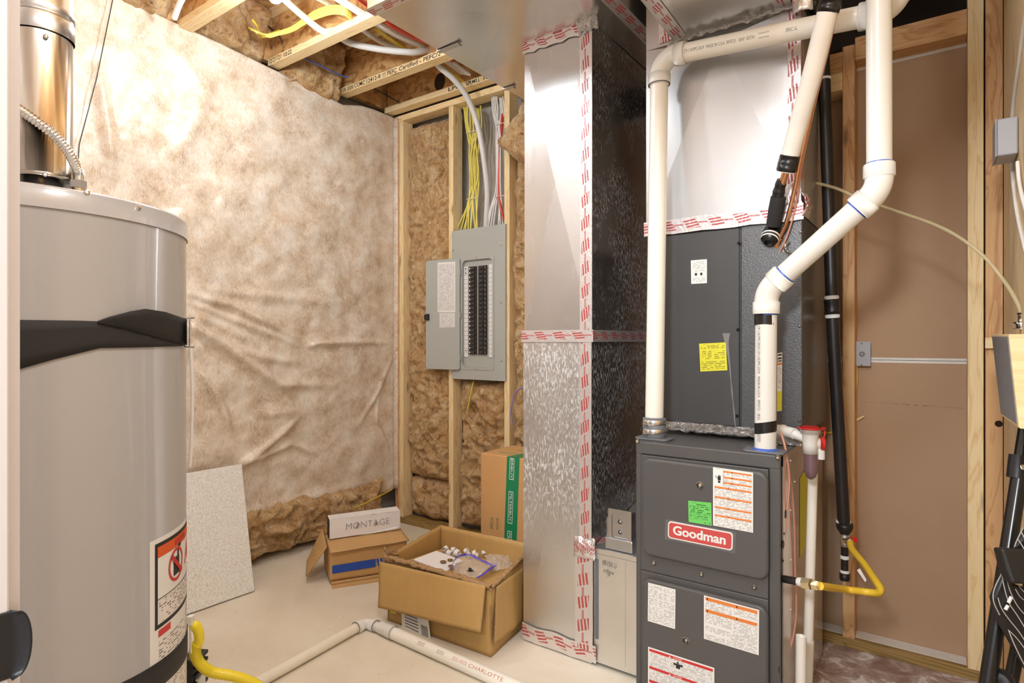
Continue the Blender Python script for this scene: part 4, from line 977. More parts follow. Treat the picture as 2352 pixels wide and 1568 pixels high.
# lower labels
it = [(.03, .97, .03, .97, 1)] + [(.04, .96, v, v + .012, 0) for v in (.13, .36, .56, .78, .88)] + [(.36, .40, .14, .75, 0), (.54, .58, .14, .75, 0)]
sticker('wiring_label', [(1489, 1337), (1552, 1353), (1551, 1444), (1488, 1425)], YF, ld, [PAPER, PRINT], it)
it = [(.03, .97, .03, .98, 1), (.03, .97, .03, .105, 2), (.03, .97, .30, .375, 2), (.52, .55, .11, .30, 0), (.52, .55, .38, .72, 0), (.55, .97, .25, .30, 0), (.03, .52, .62, .68, 0), (.03, .5, .8, .86, 0), (.4, .43, .72, .97, 0)]
it += [(.06, .08, .045, .09, 3), (.06, .08, .315, .36, 3), (.6, .62, .045, .09, 3), (.6, .62, .315, .36, 3)]
sticker('warning_label', [(1617, 1366), (1744, 1400), (1743, 1504), (1617, 1466)], YF, ld, [PAPER, PRINT, ORANGE, BLACKINK], it)
z1, z0 = on_y(1489, 1485, YF).z, .13
bl = [on_y(1488, 1700, YF)]
it = [(.03, .97, .02, .98, 1)]
for v in (.02, .25, .43, .6, .8): it += [(.02, .98, v, v + .035, 2), (.40, .53, v + .008, v + .028, 0, 'DANGER')]
it += [(.40, .54, .10, .125, 3), (.44, .50, .125, .16, 3), (.45, .48, .075, .095, 3), (.0, .98, .17, .185, 0)]
lab, at = sticker('danger_label', [(1489, 1484), (1641, 1533), (1641, 1720), (1488, 1655)], YF, ld, [PAPER, PRINT, REDINK, BLACKINK], it)
tr = MB(); ex2 = (at(1, 0) - at(0, 0)).normalized()
for v in (.02, .25, .43): 
    c = at(.345, v + .0175, .0018); hh = (at(0, 1) - at(0, 0)).length * .014
    tr.add([c - ex2 * hh * 1.1 + V((0, 0, -hh)), c + ex2 * hh * 1.1 + V((0, 0, -hh)), c + V((0, 0, hh))], [(0, 1, 2)])
mk('triangle_mark', tr, PAPER, lab)
# right side details: holes, rivets, yellow label, wire entry
for (px, py, r) in ((1797, 1250, .011), (1799, 1225, .004), (1797, 1288, .004), (1803, 1180, .012), (1787, 1538, .008)):
    c = on_x(px + 2, py, FX1 + .002); mk('knockout', MB().lathe([(r, 0), (r, .0015), (r * .6, .002), (0, .002)], (FX1 + .0015, c.y, c.z), (1, 0, 0), 18), BLKPL, fu)
for k in range(7):
    mk('rivet', MB().lathe([(.0035, 0), (.003, .002), (0, .003)], (FX1 + .0015, 1.96 + (k % 2) * .06, .84 - k * .075), (1, 0, 0), 10), SCREW, fu)
b = MB(); x = FX1 + .0026; b.quad((x, 2.10, .50), (x, 2.24, .52), (x, 2.24, .78), (x, 2.10, .76)); mk('side_label', b, YELP, fu)
b = MB()
b.grid(24, 4, lambda u, v: V((lerp(-.47, FX1 + .02, u), 2.02 + .012 * noise.noise(V((u * 20, v, 0))), FZ + .002 + .03 * math.sin(v * 3.1) + .008 * noise.noise(V((u * 16, v * 3, 4))))))
mk('foil_seal', b, FOIL, fu, solid=.003)
# flanges where the pipes enter the top
def gasket(x, y, name='pipe_gasket'):
    b = MB(); b.prism([V((x + u, y + w, FZ + .0005)) for u, w in rrect(.115, .075, .018)], (0, 0, .006)); mk(name, b, GREYRUB, fu, bevel=.002)

# ================================================================== PVC VENT PIPES
R = .0301
def pipe_part(name, pts, r, mat, parent, n=28): return mk(name, MB().tube(pts, r, n), mat, parent)
def elbow(name, c, d_in, d_out, rb, parent, mat=PVCW, r=R, collar=.034, wall=.006):
    """fitting whose centre lines along d_in (towards c) and d_out meet at c"""
    c, a, d = V(c), V(d_in).normalized(), V(d_out).normalized(); ang = a.angle(d); L = rb * math.tan(ang / 2)
    p0, p1 = c - a * L, c + d * L; nrm = (d - a * d.dot(a)).normalized(); o = p0 + nrm * rb
    pts = [o - nrm * rb * math.cos(ang * k / 12) + a * rb * math.sin(ang * k / 12) for k in range(13)]
    ro = r + wall * .55
    pts = [p0 - a * .004] + pts + [p1 + d * .004]
    b = MB().tube(pts, ro, 28, cap=False)
    for p, dd in ((p0, -a), (p1, d)):
        b.lathe([(ro - .001, -.004), (r + wall * 1.25, .000), (r + wall * 1.25, collar - .003), (r + wall, collar), (r - .001, collar)], p, dd, 28)
    mk(name, b, mat, parent); return p0 - a * collar, p1 + d * collar
ip0 = V((-.780, 1.895, FZ))
ie = on_d(1487, 128, 2.0); ie = V((-.786, 1.955, 2.172))
h1 = V((-.115, 1.938, 2.108))
vp = thing('intake_pipe', 'white plastic pipe rising from the left of the furnace and turning right at the top', 'pipe', (ip0.x, ip0.y, FZ))
gasket(ip0.x, ip0.y)
mk('rubber_coupling', MB().lathe([(R + .006, .006), (R + .008, .012), (R + .008, .07), (R + .004, .074)], ip0, (0, 0, 1)), GREYRUB, vp)
for z in (.02, .05):
    b = MB().lathe([(R + .0085, z), (R + .0098, z + .002), (R + .0098, z + .014), (R + .0085, z + .016)], ip0, (0, 0, 1)); b.obox(ip0 + V((-.012, -R - .014, z + .008)), V((.008, 0, 0)), V((0, .006, 0)), V((0, 0, .006))); mk('hose_clamp', b, CHROME, vp)
e0, e1 = elbow('elbow', ie, ie - ip0, h1 - ie, .055, vp)
pipe_part('riser', [ip0 + V((0, 0, .07)), e0 + (ie - ip0).normalized() * .02], R, PVC, vp)
dh = (h1 - ie).normalized()
e2, e3 = elbow('elbow', h1, dh, (.35, .1, .93), .055, vp)
hp = pipe_part('cross_pipe', [e1 - dh * .02, e2 + dh * .02], R, PVC, vp)
mk('black_ring', MB().lathe([(R + .0068, -.001), (R + .0068, .0012)], e0, (0, 0, 1)), BLKPL, vp)
pipe_part('stub', [e3, e3 + V((.35, .1, .93)).normalized() * .6], R, PVC, vp)
t = MB(); fdir = V((-.05, -1, -.25)); 
t.cyltext('CP-110-FPC-DUV  MADE IN U.S.A  09:07:21  18:47  EXTA1', e1, dh, R, .004, .010, fdir, width=.225)
mk('pipe_print', t, GREYINK, hp); t = MB(); t.cyltext('IIIIIIIIIIIII', e1, dh, R, .240, .016, fdir, width=.030); mk('barcode', t, GREYINK, hp); t = MB(); t.cyltext('ERIC G.', e1, dh, R, .318, .010, fdir, width=.032)
mk('pipe_print', t, GREYINK, hp)

xp0 = V((-.424, 1.868, FZ)); X1 = V((-.421, 1.868, on_y(1762, 668, 1.868).z)); X2 = V((-.135, 1.85, on_y(2016, 436, 1.85).z)); X3 = V((-.137, 1.85, 2.9))
ex_ = thing('exhaust_pipe', 'white plastic vent pipe stepping up diagonally to the right of the furnace', 'pipe', (xp0.x, xp0.y, FZ))
gasket(xp0.x, xp0.y)
a0, a1 = elbow('elbow', X1, X1 - xp0, X2 - X1, .075, ex_); c0, c1 = elbow('elbow', X2, X2 - X1, X3 - X2, .075, ex_)
lower = pipe_part('lower_pipe', [xp0, a0 + V((0, 0, .02))], R, PVCW, ex_)
dd = (X2 - X1).normalized()
pipe_part('diagonal_pipe', [a1 - dd * .02, c0 + dd * .02], R, PVCW, ex_)
pipe_part('riser', [c1 - V((0, 0, .02)), X3], R, PVCW, ex_)
for p, d in ((a0, V((0, 0, 1))), (a1, dd), (c0, dd), (c1, V((0, 0, 1)))):
    mk('primer_ring', MB().lathe([(R + .0006, -.004), (R + .0012, -.001), (R + .0012, .002), (R + .0006, .004)], p, d), BLUEPR, ex_)
for za, zb_ in ((1.325, 1.355), (.948, .978)):
    zz = on_y(1758, 733 if za > 1 else 980, 1.868).z
    b = MB(); b.grid(32, 3, lambda u, v: V((xp0.x + .0008, xp0.y, zz)) + V((math.cos(u * 6.2832), math.sin(u * 6.2832), 0)) * (R + .0011) + V((0, 0, (v - .5) * .032 + (.006 * math.cos(u * 6.28) if za < 1 else .001 * math.sin(u * 19)))))
    mk('tape_band', b, BLKTAPE, ex_)
t = MB(); tz = on_y(1760, 745, 1.868).z
t.cyltext('CP-110-FPC-DUV-CP-110-FPC-DUV   MADE IN U.S.A   09/07/21  18:53', (xp0.x, xp0.y, tz), (0, 0, -1), R, .004, .009, (-.40, -1, 0), width=.275)
mk('pipe_print', t, GREYINK, lower); t = MB(); t.cyltext('IIIIIIIII', (xp0.x, xp0.y, on_y(1760, 995, 1.868).z), (0, 0, -1), R, 0, .012, (-.40, -1, 0), width=.022)
mk('barcode', t, GREYINK, lower)
mk('blue_smear', MB().lathe([(R + .006, 0), (R + .003, .006), (R, .007)], (xp0.x, xp0.y, FZ + .006), (0, 0, 1)), BLUEPR, ex_)

# ================================================================== REFRIGERANT LINES
ls = thing('insulated_line', 'white insulated refrigerant line slanting down in front of the plenum', 'refrigerant line', on_d(1772, 540, 1.9))
L0, L1, L2, L3 = on_d(1914, -30, 1.60), on_d(1868, 160, 1.68), on_d(1830, 300, 1.76), on_d(1805, 395, 1.81)
lp_ = catmull([L0, L1, L2, L3], 10)
mk('white_jacket', MB().tube(lp_, .0262, 24), LINEINS, ls)
def band(p, d, r, h, name, parent, mat=BLKTAPE): return mk(name, MB().lathe([(r - .001, -h), (r + .001, -h * .9), (r + .0015, 0), (r + .001, h * .9), (r - .001, h)], p, d, 24), mat, parent)
band(on_d(1905, 15, 1.618), L1 - L0, .0275, .016, 'tape_band', ls); band(on_d(1810, 375, 1.80), L3 - L2, .0278, .024, 'tape_band', ls)
S0, S1, S2, S3 = L3, on_d(1793, 432, 1.84), on_d(1785, 480, 1.87), on_d(1772, 535, 1.905)
mk('suction_tube', MB().tube([L3, S1], .011, 16), COPPER, ls)
mk('taped_tube', MB().tube(catmull([on_d(1796, 412, 1.83), on_d(1789, 440, 1.85), on_d(1785, 460, 1.86)]), [.014, .015, .016, .017, .0165, .016, .017, .018, .019, .0185, .018, .018, .018, .018, .018, .018, .018], 16), BLKTAPE, ls)
mk('foam_sleeve', MB().tube([on_d(1788, 452, 1.855), on_d(1783, 480, 1.87), on_d(1776, 518, 1.895)], [.0225, .0232, .0215], 20), BLKRUB, ls)
d = (on_d(1770, 560, 1.90) - on_d(1776, 505, 1.91)).normalized(); k = on_d(1771, 540, 1.915)
mk('tape_ball', MB().lathe([(0, -.040), (.017, -.036), (.026, -.02), (.029, 0), (.027, .018), (.018, .03), (.012, .034)], k, (-.1, -.55, -.75), 24), BLKTAPE, ls)
for h in (.004, .016): mk('white_ring', MB().lathe([(.0288 - h * .1, h), (.0298 - h * .1, h + .002), (.0298 - h * .12, h + .004), (.0285 - h * .12, h + .006)], k, (-.1, -.55, -.75), 24), PVCW, ls)
mk('coil_stub', MB().tube([k, on_d(1776, 560, 1.96), on_d(1777, 562, 2.0)], .013, 14), COPPER, ls)
cp = thing('copper_line', 'thin bare copper line running beside the white insulated line', 'copper pipe', on_d(1775, 600, 1.93))
mk('tube', MB().tube(catmull([on_d(1936, -30, 1.60), on_d(1893, 130, 1.66), on_d(1862, 260, 1.73), on_d(1836, 375, 1.795), on_d(1826, 430, 1.83), on_d(1806, 510, 1.87), on_d(1785, 560, 1.915), on_d(1776, 602, 1.96)], 10), .0062, 14), COPPER, cp)
for px, py, r, h in ((1775, 597, .013, .007), (1774, 606, .016, .006), (1771, 580, .009, .004)):
    mk('brass_fitting', MB().lathe([(0, -h), (r, -h), (r, h), (0, h)], on_d(px, py, 1.95), (-.3, .5, -.8), 6, sm=False), BRASS, cp)
mk('filter_drier', MB().tube([on_d(1792, 545, 1.90), on_d(1782, 572, 1.925)], .010, 14), COPPER, cp)
b = MB().tube(catmull([on_d(1924, 20, 1.62), on_d(1904, 110, 1.68), on_d(1872, 240, 1.76), on_d(1842, 380, 1.83), on_d(1828, 470, 1.86), on_d(1812, 530, 1.88), on_d(1795, 570, 1.90), on_d(1772, 612, 1.95)], 8), .0028, 8)
mk('thermostat_wire', b, TSTAT, label='salmon coloured wire following the copper line', cat='wire')
random.seed(5)
for q in range(3):
    pts = [on_d(1812 + q * 3, 548 + q * 6, 1.93)]
    for k in range(26):
        an = k * .9 + q; pts.append(on_d(1812 + 14 * math.cos(an) + k * .35, 570 + 14 * math.sin(an) * (.8 + .1 * q), 1.90 + .002 * k * math.sin(q + k)))
    mk('tie_wire', MB().tube(catmull(pts, 4), .0012, 6), CHROME, label='coil of thin silver wire beside the copper line', cat='wire', group='silver wire coils')
b = MB().tube(catmull([on_d(1792, 990, 1.80), on_d(1803, 1030, 1.78), on_d(1817, 1110, 1.80), on_d(1824, 1200, 1.82), on_d(1826, 1300, 1.84), on_d(1829, 1400, 1.84), on_d(1820, 1470, 1.82), on_d(1800, 1530, 1.79), on_d(1789, 1536, 1.80)], 8), .0030, 8)
mk('thermostat_wire', b, TSTAT, label='outer salmon wire looping down the furnace side', cat='wire')
b = MB().tube(catmull([on_d(1795, 995, 1.79), on_d(1806, 1040, 1.765), on_d(1813, 1110, 1.76), on_d(1805, 1200, 1.755), on_d(1798, 1300, 1.75), on_d(1794, 1380, 1.75), on_d(1796, 1470, 1.755), on_d(1798, 1530, 1.77)], 8), .0030, 8)
mk('thermostat_wire', b, TSTAT, label='inner salmon wire hanging straight down the furnace edge', cat='wire')

# ================================================================== CONDENSATE TRAP AND DRAIN
ct = thing('condensate_trap', 'white drain trap with red caps and smoky bowl at the furnace corner', 'trap', on_d(1850, 1095, 1.78))
tc = on_d(1861, 1010, 1.79)
arm0 = on_d(1745, 985, 1.90)
b = MB().tube([on_d(1748, 990, 2.02), on_d(1765, 988, 1.95), on_d(1800, 990, 1.87)], .0205, 20); mk('coil_outlet', b, PVCW, ct)
b = MB().tube([on_d(1795, 988, 1.88), on_d(1826, 996, 1.83)], .0172, 20); mk('drain_arm', b, PVCW, ct)
b = MB().tube([on_d(1820, 995, 1.84), tc], .0145, 20); b.lathe([(.0155, 0), (.0165, .002), (.0165, .006), (.0155, .008)], on_d(1818, 994, 1.842), (on_d(1826, 996, 1.83) - on_d(1795, 988, 1.88)), 20); mk('tee_arm', b, PVCW, ct)
b = MB().lathe([(.0265, .036), (.028, .034), (.028, .022), (.0235, .016), (.0205, -.012), (.0205, -.040), (.018, -.042)], tc, (0, 0, 1), 28); mk('tee_body', b, PVCW, ct)
b = MB().lathe([(.0225, .040), (.0295, .040), (.030, .036), (.030, .033), (.0265, .031)], tc, (0, 0, 1), 28); b.lathe([(0, .040), (.0225, .040)], tc, (0, 0, 1), 28)
b.obox(tc + RT * .036 + V((0, 0, .036)), RT * .009, FW * .005, V((0, 0, .0015))); b.obox(tc - RT * .032 + V((0, 0, .038)), RT * .007, FW * .004, V((0, 0, .0015)))
mk('red_cap', b, REDPL, ct)
s0 = tc + RT * .026 + V((0, 0, -.012)); sd_ = (RT * .9 - FW * .3).normalized()
mk('side_port', MB().tube([tc, s0], .017, 18), PVCW, ct)
b = MB().lathe([(0, .016), (.019, .016), (.020, .013), (.020, .004), (.0175, .002)], s0, sd_, 22); mk('red_cap', b, REDPL, ct)
b = MB().tube(catmull([tc + RT * .028 + V((0, 0, .036)), tc + RT * .044 + V((0, 0, .026)), tc + RT * .040 + V((0, 0, .006)), tc + RT * .034 + V((0, 0, -.012)), tc + RT * .022 + V((0, 0, -.034)), tc + RT * .012 + V((0, 0, -.044)), tc + RT * .010 + V((0, 0, -.03))], 6), .0026, 8); mk('cap_tether', b, REDPL, ct)
u0 = tc + V((0, 0, -.035)); dn = V((0, 0, -1)); u1 = u0 + RT * .030 + V((0, 0, .006))
upts = [u0, u0 + dn * .05] + [u0 + RT * .0085 + dn * (.062 + .010 * math.sin(k)) + RT * -.0085 * math.cos(k) for k in (.3, .9, 1.57, 2.2, 2.8)]
b = MB().lathe([(.019, 0), (.0195, -.045), (.0185, -.062), (.013, -.076), (.005, -.083), (0, -.084)], u0 + RT * .002, (0, 0, 1), 26); mk('trap_bowl', b, TRAPM, ct)
b = MB().tube([u1 + V((0, 0, .02)), u1 + dn * .028], .013, 18); mk('outlet_leg', b, PVCW, ct)
dp = thing('drain_pipe', 'slim white vertical drain pipe beside the furnace', 'pipe', (-.335, 2.05, 0))
dtop, dbot = on_d(1868, 1050, 1.87), on_d(1854, 1572, 1.87)
mk('pipe', MB().tube([dtop, dbot + (dbot - dtop) * .62], .0142, 20), PVC, dp)
mk('dusty_collar', MB().tube([on_d(1858, 1470, 1.87), dbot], .0152, 20), PVCD, dp)
dp2 = thing('pipe_stub', 'short open-topped white pipe in front of the slim drain pipe', 'pipe', on_z(1840, 1660, 0))
q0, q1 = on_d(1840, 1461, 1.72), on_d(1838, 1571, 1.72)
mk('pipe', MB().tube([q0, V((q1.x, q1.y, .0))], .0143, 20, cap=False), PVC, dp2); mk('mouth', MB().lathe([(.0143, 0), (.0143, .001), (.0118, .001), (.0118, -.05)], q0, (0, 0, 1), 20), PVC, dp2)

# ================================================================== GAS PIPING
gp = thing('gas_pipe', 'long black iron gas pipe running down the brown drywall to a valve', 'pipe', on_d(1945, 1335, 2.06))
g0, g1, g2 = on_d(1886, -20, 2.12), on_d(1911, 700, 2.08), on_d(1938, 1200, 2.07)
gr = .0202
mk('upper_pipe', MB().tube([g0, on_d(1911, 690, 2.08)], gr, 22), BLKIRON, gp); mk('lower_pipe', MB().tube([on_d(1911, 715, 2.08), g2], gr, 22), BLKIRON, gp)
gd = (g2 - g1).normalized()
mk('coupling', MB().lathe([(gr, -.026), (gr + .004, -.026), (gr + .0055, -.022), (gr + .004, -.016), (gr + .0035, .016), (gr + .0055, .022), (gr + .004, .026), (gr, .026)], on_d(1911, 704, 2.08), gd), BLKIRON, gp)
for px, py in ((1910, 683), (1912, 726), (1937, 1197)): mk('joint_compound', MB().lathe([(gr, -.006), (gr + .0025, -.004), (gr + .003, .003), (gr, .007)], on_d(px, py, 2.075), gd), COMPOUND, gp)
mk('joint_compound', MB().lathe([(gr, -.006), (gr + .002, -.003), (gr + .002, .004), (gr, .007)], on_d(1893, 182, 2.11), gd), COMPOUND, gp)
t0 = on_d(1940, 1208, 2.07)
mk('reducer', MB().lathe([(gr, -.012), (.027, -.010), (.027, .003), (.022, .016), (.016, .022), (.014, .030)], t0, (0, 0, -1)), BLKIRON, gp)
mk('tee', MB().lathe([(.012, .024), (.0165, .026), (.0165, .062), (.0145, .066), (.0125, .070)], t0, (0, 0, -1)), STEEL, gp)
mk('drip_leg', MB().tube([t0 + V((0, 0, -.066)), t0 + V((0, 0, -.165))], .0118, 18), BLKIRON, gp)
for z in (.107, .158): mk('joint_compound', MB().lathe([(.0118, -.006), (.0138, -.003), (.0142, .004), (.0118, .007)], t0 + V((0, 0, -z)), (0, 0, -1)), COMPOUND, gp)
mk('drip_cap', MB().lathe([(.0118, .16), (.0165, .162), (.0165, .182), (.014, .188), (0, .188)], t0, (0, 0, -1)), BLKIRON, gp)
vx = t0 + V((0, 0, -.046)); hd = (RT * .9 - FW * .1).normalized()
mk('valve_body', MB().lathe([(.0145, -.01), (.0155, -.004), (.0155, .012), (.0125, .016), (.0125, .020)], vx, (RT * .05 - FW), 20), CHROME, gp)
b = MB(); b.obox(vx + hd * .026, hd * .014, FW * .0055, V((0, 0, .009))); mk('red_handle', b, REDPL, gp, bevel=.002)
b = MB().tube([vx, vx + hd * .016], .005, 12); mk('valve_stem', b, CHROME, gp)
gc = thing('gas_connector', 'yellow flexible gas connector bending from the valve to the furnace', 'gas connector', on_d(1960, 1365, 1.9))
n0 = on_x(1800, 1329, FX1 + .002); n1 = on_y(1836, 1336, n0.y - .01)
mk('nipple', MB().tube([V((FX1, n0.y, n0.z)), n1], .0108, 18), BLKIRON, gc)
fit0, fit1 = n1, on_y(1886, 1346, n0.y - .03); fd = (fit1 - fit0).normalized(); fl = (fit1 - fit0).length
mk('nipple_collar', MB().lathe([(.0108, -.004), (.0125, 0), (.0125, .010), (.011, .014)], n1 - fd * .002, fd), COMPOUND, gc)
mk('brass_nut', MB().lathe([(0, .010), (.0165, .011), (.0165, .034), (.013, .036), (.0, .036)], fit0, fd, 6, sm=False), BRASS, gc)
mk('brass_nut', MB().lathe([(0, .038), (.014, .039), (.014, .056), (.011, .060), (0, .060)], fit0, fd, 6, sm=False), BRASS, gc)
f0 = fit0 + fd * .058
fp = catmull([f0, on_d(1940, 1353, 1.80), on_d(1990, 1359, 1.76), on_d(2016, 1361, 1.76), on_d(2022, 1352, 1.77), on_d(2012, 1335, 1.80), on_d(1985, 1295, 1.90), on_d(1958, 1262, 2.0), vx + (RT * .05 - FW) * .03], 16)
rs = [.0100 + .0011 * math.cos(i * math.pi) for i in range(len(fp))]
mk('flex_hose', MB().tube(fp, rs, 18), YEL, gc)
mk('flare_nut', MB().lathe([(.0, 0), (.0135, .001), (.0135, .016), (.010, .02)], vx + (RT * .05 - FW) * .016, (RT * .05 - FW), 6, sm=False), BRASS, gc)
b = MB(); tq = on_d(1978, 1318, 1.93); b.quad(tq + V((-.012, 0, .010)), tq + V((.012, -.01, -.020)), tq + V((.016, -.01, -.012)), tq + V((-.004, 0, .018))); mk('paper_tag', b, PAPER, gc, solid=.0008)
# ================================================================== WATER HEATER
HC = RT * -1.01 + FW * 1.234; HR, HZ = .295, 1.47
HC = V((HC.x, HC.y, 0))
wh = thing('water_heater', 'large grey cylindrical water heater at the left of the picture', 'water heater', HC)
mk('tank', MB().lathe([(HR - .02, .02), (HR, .025), (HR, HZ - .036)], HC, (0, 0, 1), 128), HEAT, wh)
mk('top_cap', MB().lathe([(HR + .0005, HZ - .040), (HR + .003, HZ - .040), (HR + .003, HZ - .006), (HR, HZ - .001), (HR - .012, HZ + .001), (0, HZ + .006)], HC, (0, 0, 1), 128), HEAT, wh)
mk('base_ring', MB().lathe([(HR + .002, 0), (HR + .002, .03)], HC, (0, 0, 1), 96), BLKPL, wh)
def hcyl(px, py, o=0.):
    d = ray(px, py); r = HR + o; dx, dy = d.x, d.y
    a = dx * dx + dy * dy; b_ = -2 * (dx * HC.x + dy * HC.y); c = HC.x ** 2 + HC.y ** 2 - r * r
    D = b_ * b_ - 4 * a * c; t = (-b_ - math.sqrt(max(D, 0))) / (2 * a); return CAM + d * t
def hang(px, o=0):
    p = hcyl(px, 784, o); return math.atan2(p.y - HC.y, p.x - HC.x)
def hpt(an, z, o=0): return V((HC.x + (HR + o) * math.cos(an), HC.y + (HR + o) * math.sin(an), z))
for px, py in ((318, 476), (30, 445), (200, 440)):
    p = hcyl(px, py, .003); n = (p - HC); n.z = 0; n.normalize()
    mk('screw', MB().lathe([(.005, 0), (.0045, .002), (0, .003)], p, n, 12), SCREW, wh)
# wraparound label
a0 = hang(343); zt = hcyl(343, 1245).z; zb = .20
def lab(mb, s0, s1, z0, z1, o, n=14):
    mb.grid(n, 1, lambda u, v: hpt(a0 + lerp(s0, s1, u) / HR, lerp(z0, z1, v), o))
    # planar uv in metres
    for k in range(n): mb.uv[-n + k] = [(lerp(s0, s1, k / n), z0), (lerp(s0, s1, (k + 1) / n), z0), (lerp(s0, s1, (k + 1) / n), z1), (lerp(s0, s1, k / n), z1)]
b = MB(); lab(b, 0, .34, zb, zt, .0006, 40)
k = MB; zi = zt - .010; zk = zi - .165
b.mi = 1
lab(b, .014, .022, zk - .008, zi, .0010); lab(b, .014, .33, zi - .008, zi, .0010, 30); lab(b, .014, .33, zk - .008, zk, .0010, 30)
b.mi = 2; lab(b, .022, .33, zi - .030, zi - .008, .0010, 30)
b.mi = 1; lab(b, .022, .33, zi - .115, zi - .1135, .0012, 30)
b.mi = 3; lab(b, .026, .30, zk + .002, zi - .118, .0010, 30)
b.mi = 3; lab(b, .026, .155, zb, zk - .034, .0010, 20); lab(b, .165, .33, zb, zk - .012, .0010, 20)
b.mi = 4; lab(b, .024, .065, zk - .026, zk - .012, .0012)
# warning roundel: red ring, slash, black can
cs, cz = .092, zi - .066
def disc(mb, r0, r1, o, n=28):
    vs = []; 
    for kk in range(n):
        t = kk / n * 6.2832
        vs += [hpt(a0 + (cs + r0 * math.cos(t)) / HR, cz + r0 * math.sin(t), o), hpt(a0 + (cs + r1 * math.cos(t)) / HR, cz + r1 * math.sin(t), o)]
    mb.add(vs, [(2 * i, 2 * i + 1, (2 * i + 3) % (2 * n), (2 * i + 2) % (2 * n)) for i in range(n)])
b.mi = 1; lab(b, cs - .014, cs + .014, cz - .022, cz + .016, .0012, 4); lab(b, cs + .004, cs + .012, cz + .016, cz + .034, .0012, 2); lab(b, cs + .008, cs + .024, cz + .032, cz + .040, .0012, 2)
b.mi = 4; disc(b, .029, .035, .0016)
b.add([hpt(a0 + (cs + x) / HR, cz + z, .0036) for x, z in ((-.026, .018), (-.020, .025), (.026, -.018), (.020, -.025))], [(0, 3, 2, 1)])
b.mi = 4; 
b.add([hpt(a0 + (.165 + x) / HR, cz + z, .0014) for x, z in ((-.02, -.02), (.03, -.02), (.012, .03), (.0, .012))], [(0, 1, 2, 3)])
for kk in range(5): lab(b, .085 + kk * .012, .094 + kk * .012, zi - .025, zi - .013, .0014, 2)
mk('warning_label', b, [PAPER, BLACKINK, ORANGED, PRINTB, REDINK], wh)
b = MB(); a1 = hang(400)
b.grid(10, 2, lambda u, v: hpt(lerp(hang(392), hang(392) + .5, u), lerp(.10, .30, v), .0008)); b.mi = 1
b.grid(10, 2, lambda u, v: hpt(lerp(hang(410), hang(410) + .5, u), lerp(.262, .292, v), .0014)); mk('lower_label', b, [PAPER, ORANGE], wh)
# draft hood under the flue
FC = RT * (-.789 * 1.236) + FW * 1.236; FC = V((FC.x, FC.y, 0)); FR = .0535
mk('draft_hood', MB().lathe([(.075, HZ + .004), (.072, HZ + .03), (.040, HZ + .05), (.036, 1.552)], FC, (0, 0, 1), 40), FLUEG, wh)
mk('hood_leg', MB().box(FC.x - .004, FC.x + .004, FC.y - .08, FC.y + .08, HZ + .004, 1.545), PAPER, wh)
fl = thing('flue_pipe', 'shiny metal flue pipe rising from the water heater', 'pipe', (FC.x, FC.y, 1.54))
mk('lower_pipe', MB().lathe([(.046, 1.535), (FR, 1.541), (FR, 1.86)], FC, (0, 0, 1), 64), FLUE, fl)
zc = on_d(100, 62, 1.19).z
mk('upper_pipe', MB().lathe([(FR + .003, zc), (FR + .0035, zc + .003), (FR + .0035, zc + .034), (FR + .0015, zc + .037), (FR + .0035, zc + .041), (FR + .0035, zc + .056), (FR + .001, zc + .060), (FR + .001, 2.7)], FC, (0, 0, 1), 64), FLUEG, fl)
mk('seam', MB().box(FC.x + FR * .55 - .001, FC.x + FR * .55 + .001, FC.y - FR * .86, FC.y - FR * .84, zc, 2.6), FLUEG, fl)
for px, py in ((44, 50), (163, 80), (35, 380), (162, 398)):
    d = (RT * ((px - 100) / 76. * .86) - FW * math.sqrt(max(.05, 1 - ((px - 100) / 76. * .86) ** 2))).normalized(); q = FC + d * (FR + (.003 if py < 100 else 0)); q.z = on_d(px, py, 1.19).z
    mk('screw', MB().lathe([(.005, 0), (.004, .003), (0, .0035)], q, d, 10), STEEL, fl)
fx = thing('water_connector', 'ribbed stainless flexible connector curving onto the water heater top', 'connector', on_d(182, 425, 1.26))
pts = catmull([on_d(-40, 205, 1.16), on_d(22, 238, 1.17), on_d(75, 272, 1.18), on_d(125, 312, 1.20), on_d(158, 350, 1.22), on_d(176, 386, 1.25), on_d(180, 402, 1.26)], 40)
mk('ribbed_hose', MB().tube(pts, [.0092 + .0013 * math.sin(i * 1.05) for i in range(len(pts))], 20), CHROME, fx)
q = on_d(180, 402, 1.26); mk('sleeve', MB().tube([q + V((0, 0, .008)), q - V((0, 0, .016))], .0098, 18), CHROME, fx)
mk('hex_nut', MB().lathe([(0, -.012), (.0165, -.013), (.0165, -.028), (0, -.028)], q, (0, 0, 1), 6, sm=False), STEEL, fx)
mk('brass_nipple', MB().tube([q - V((0, 0, .026)), V((q.x, q.y, HZ - .01))], .011, 16), BRASS, fx)
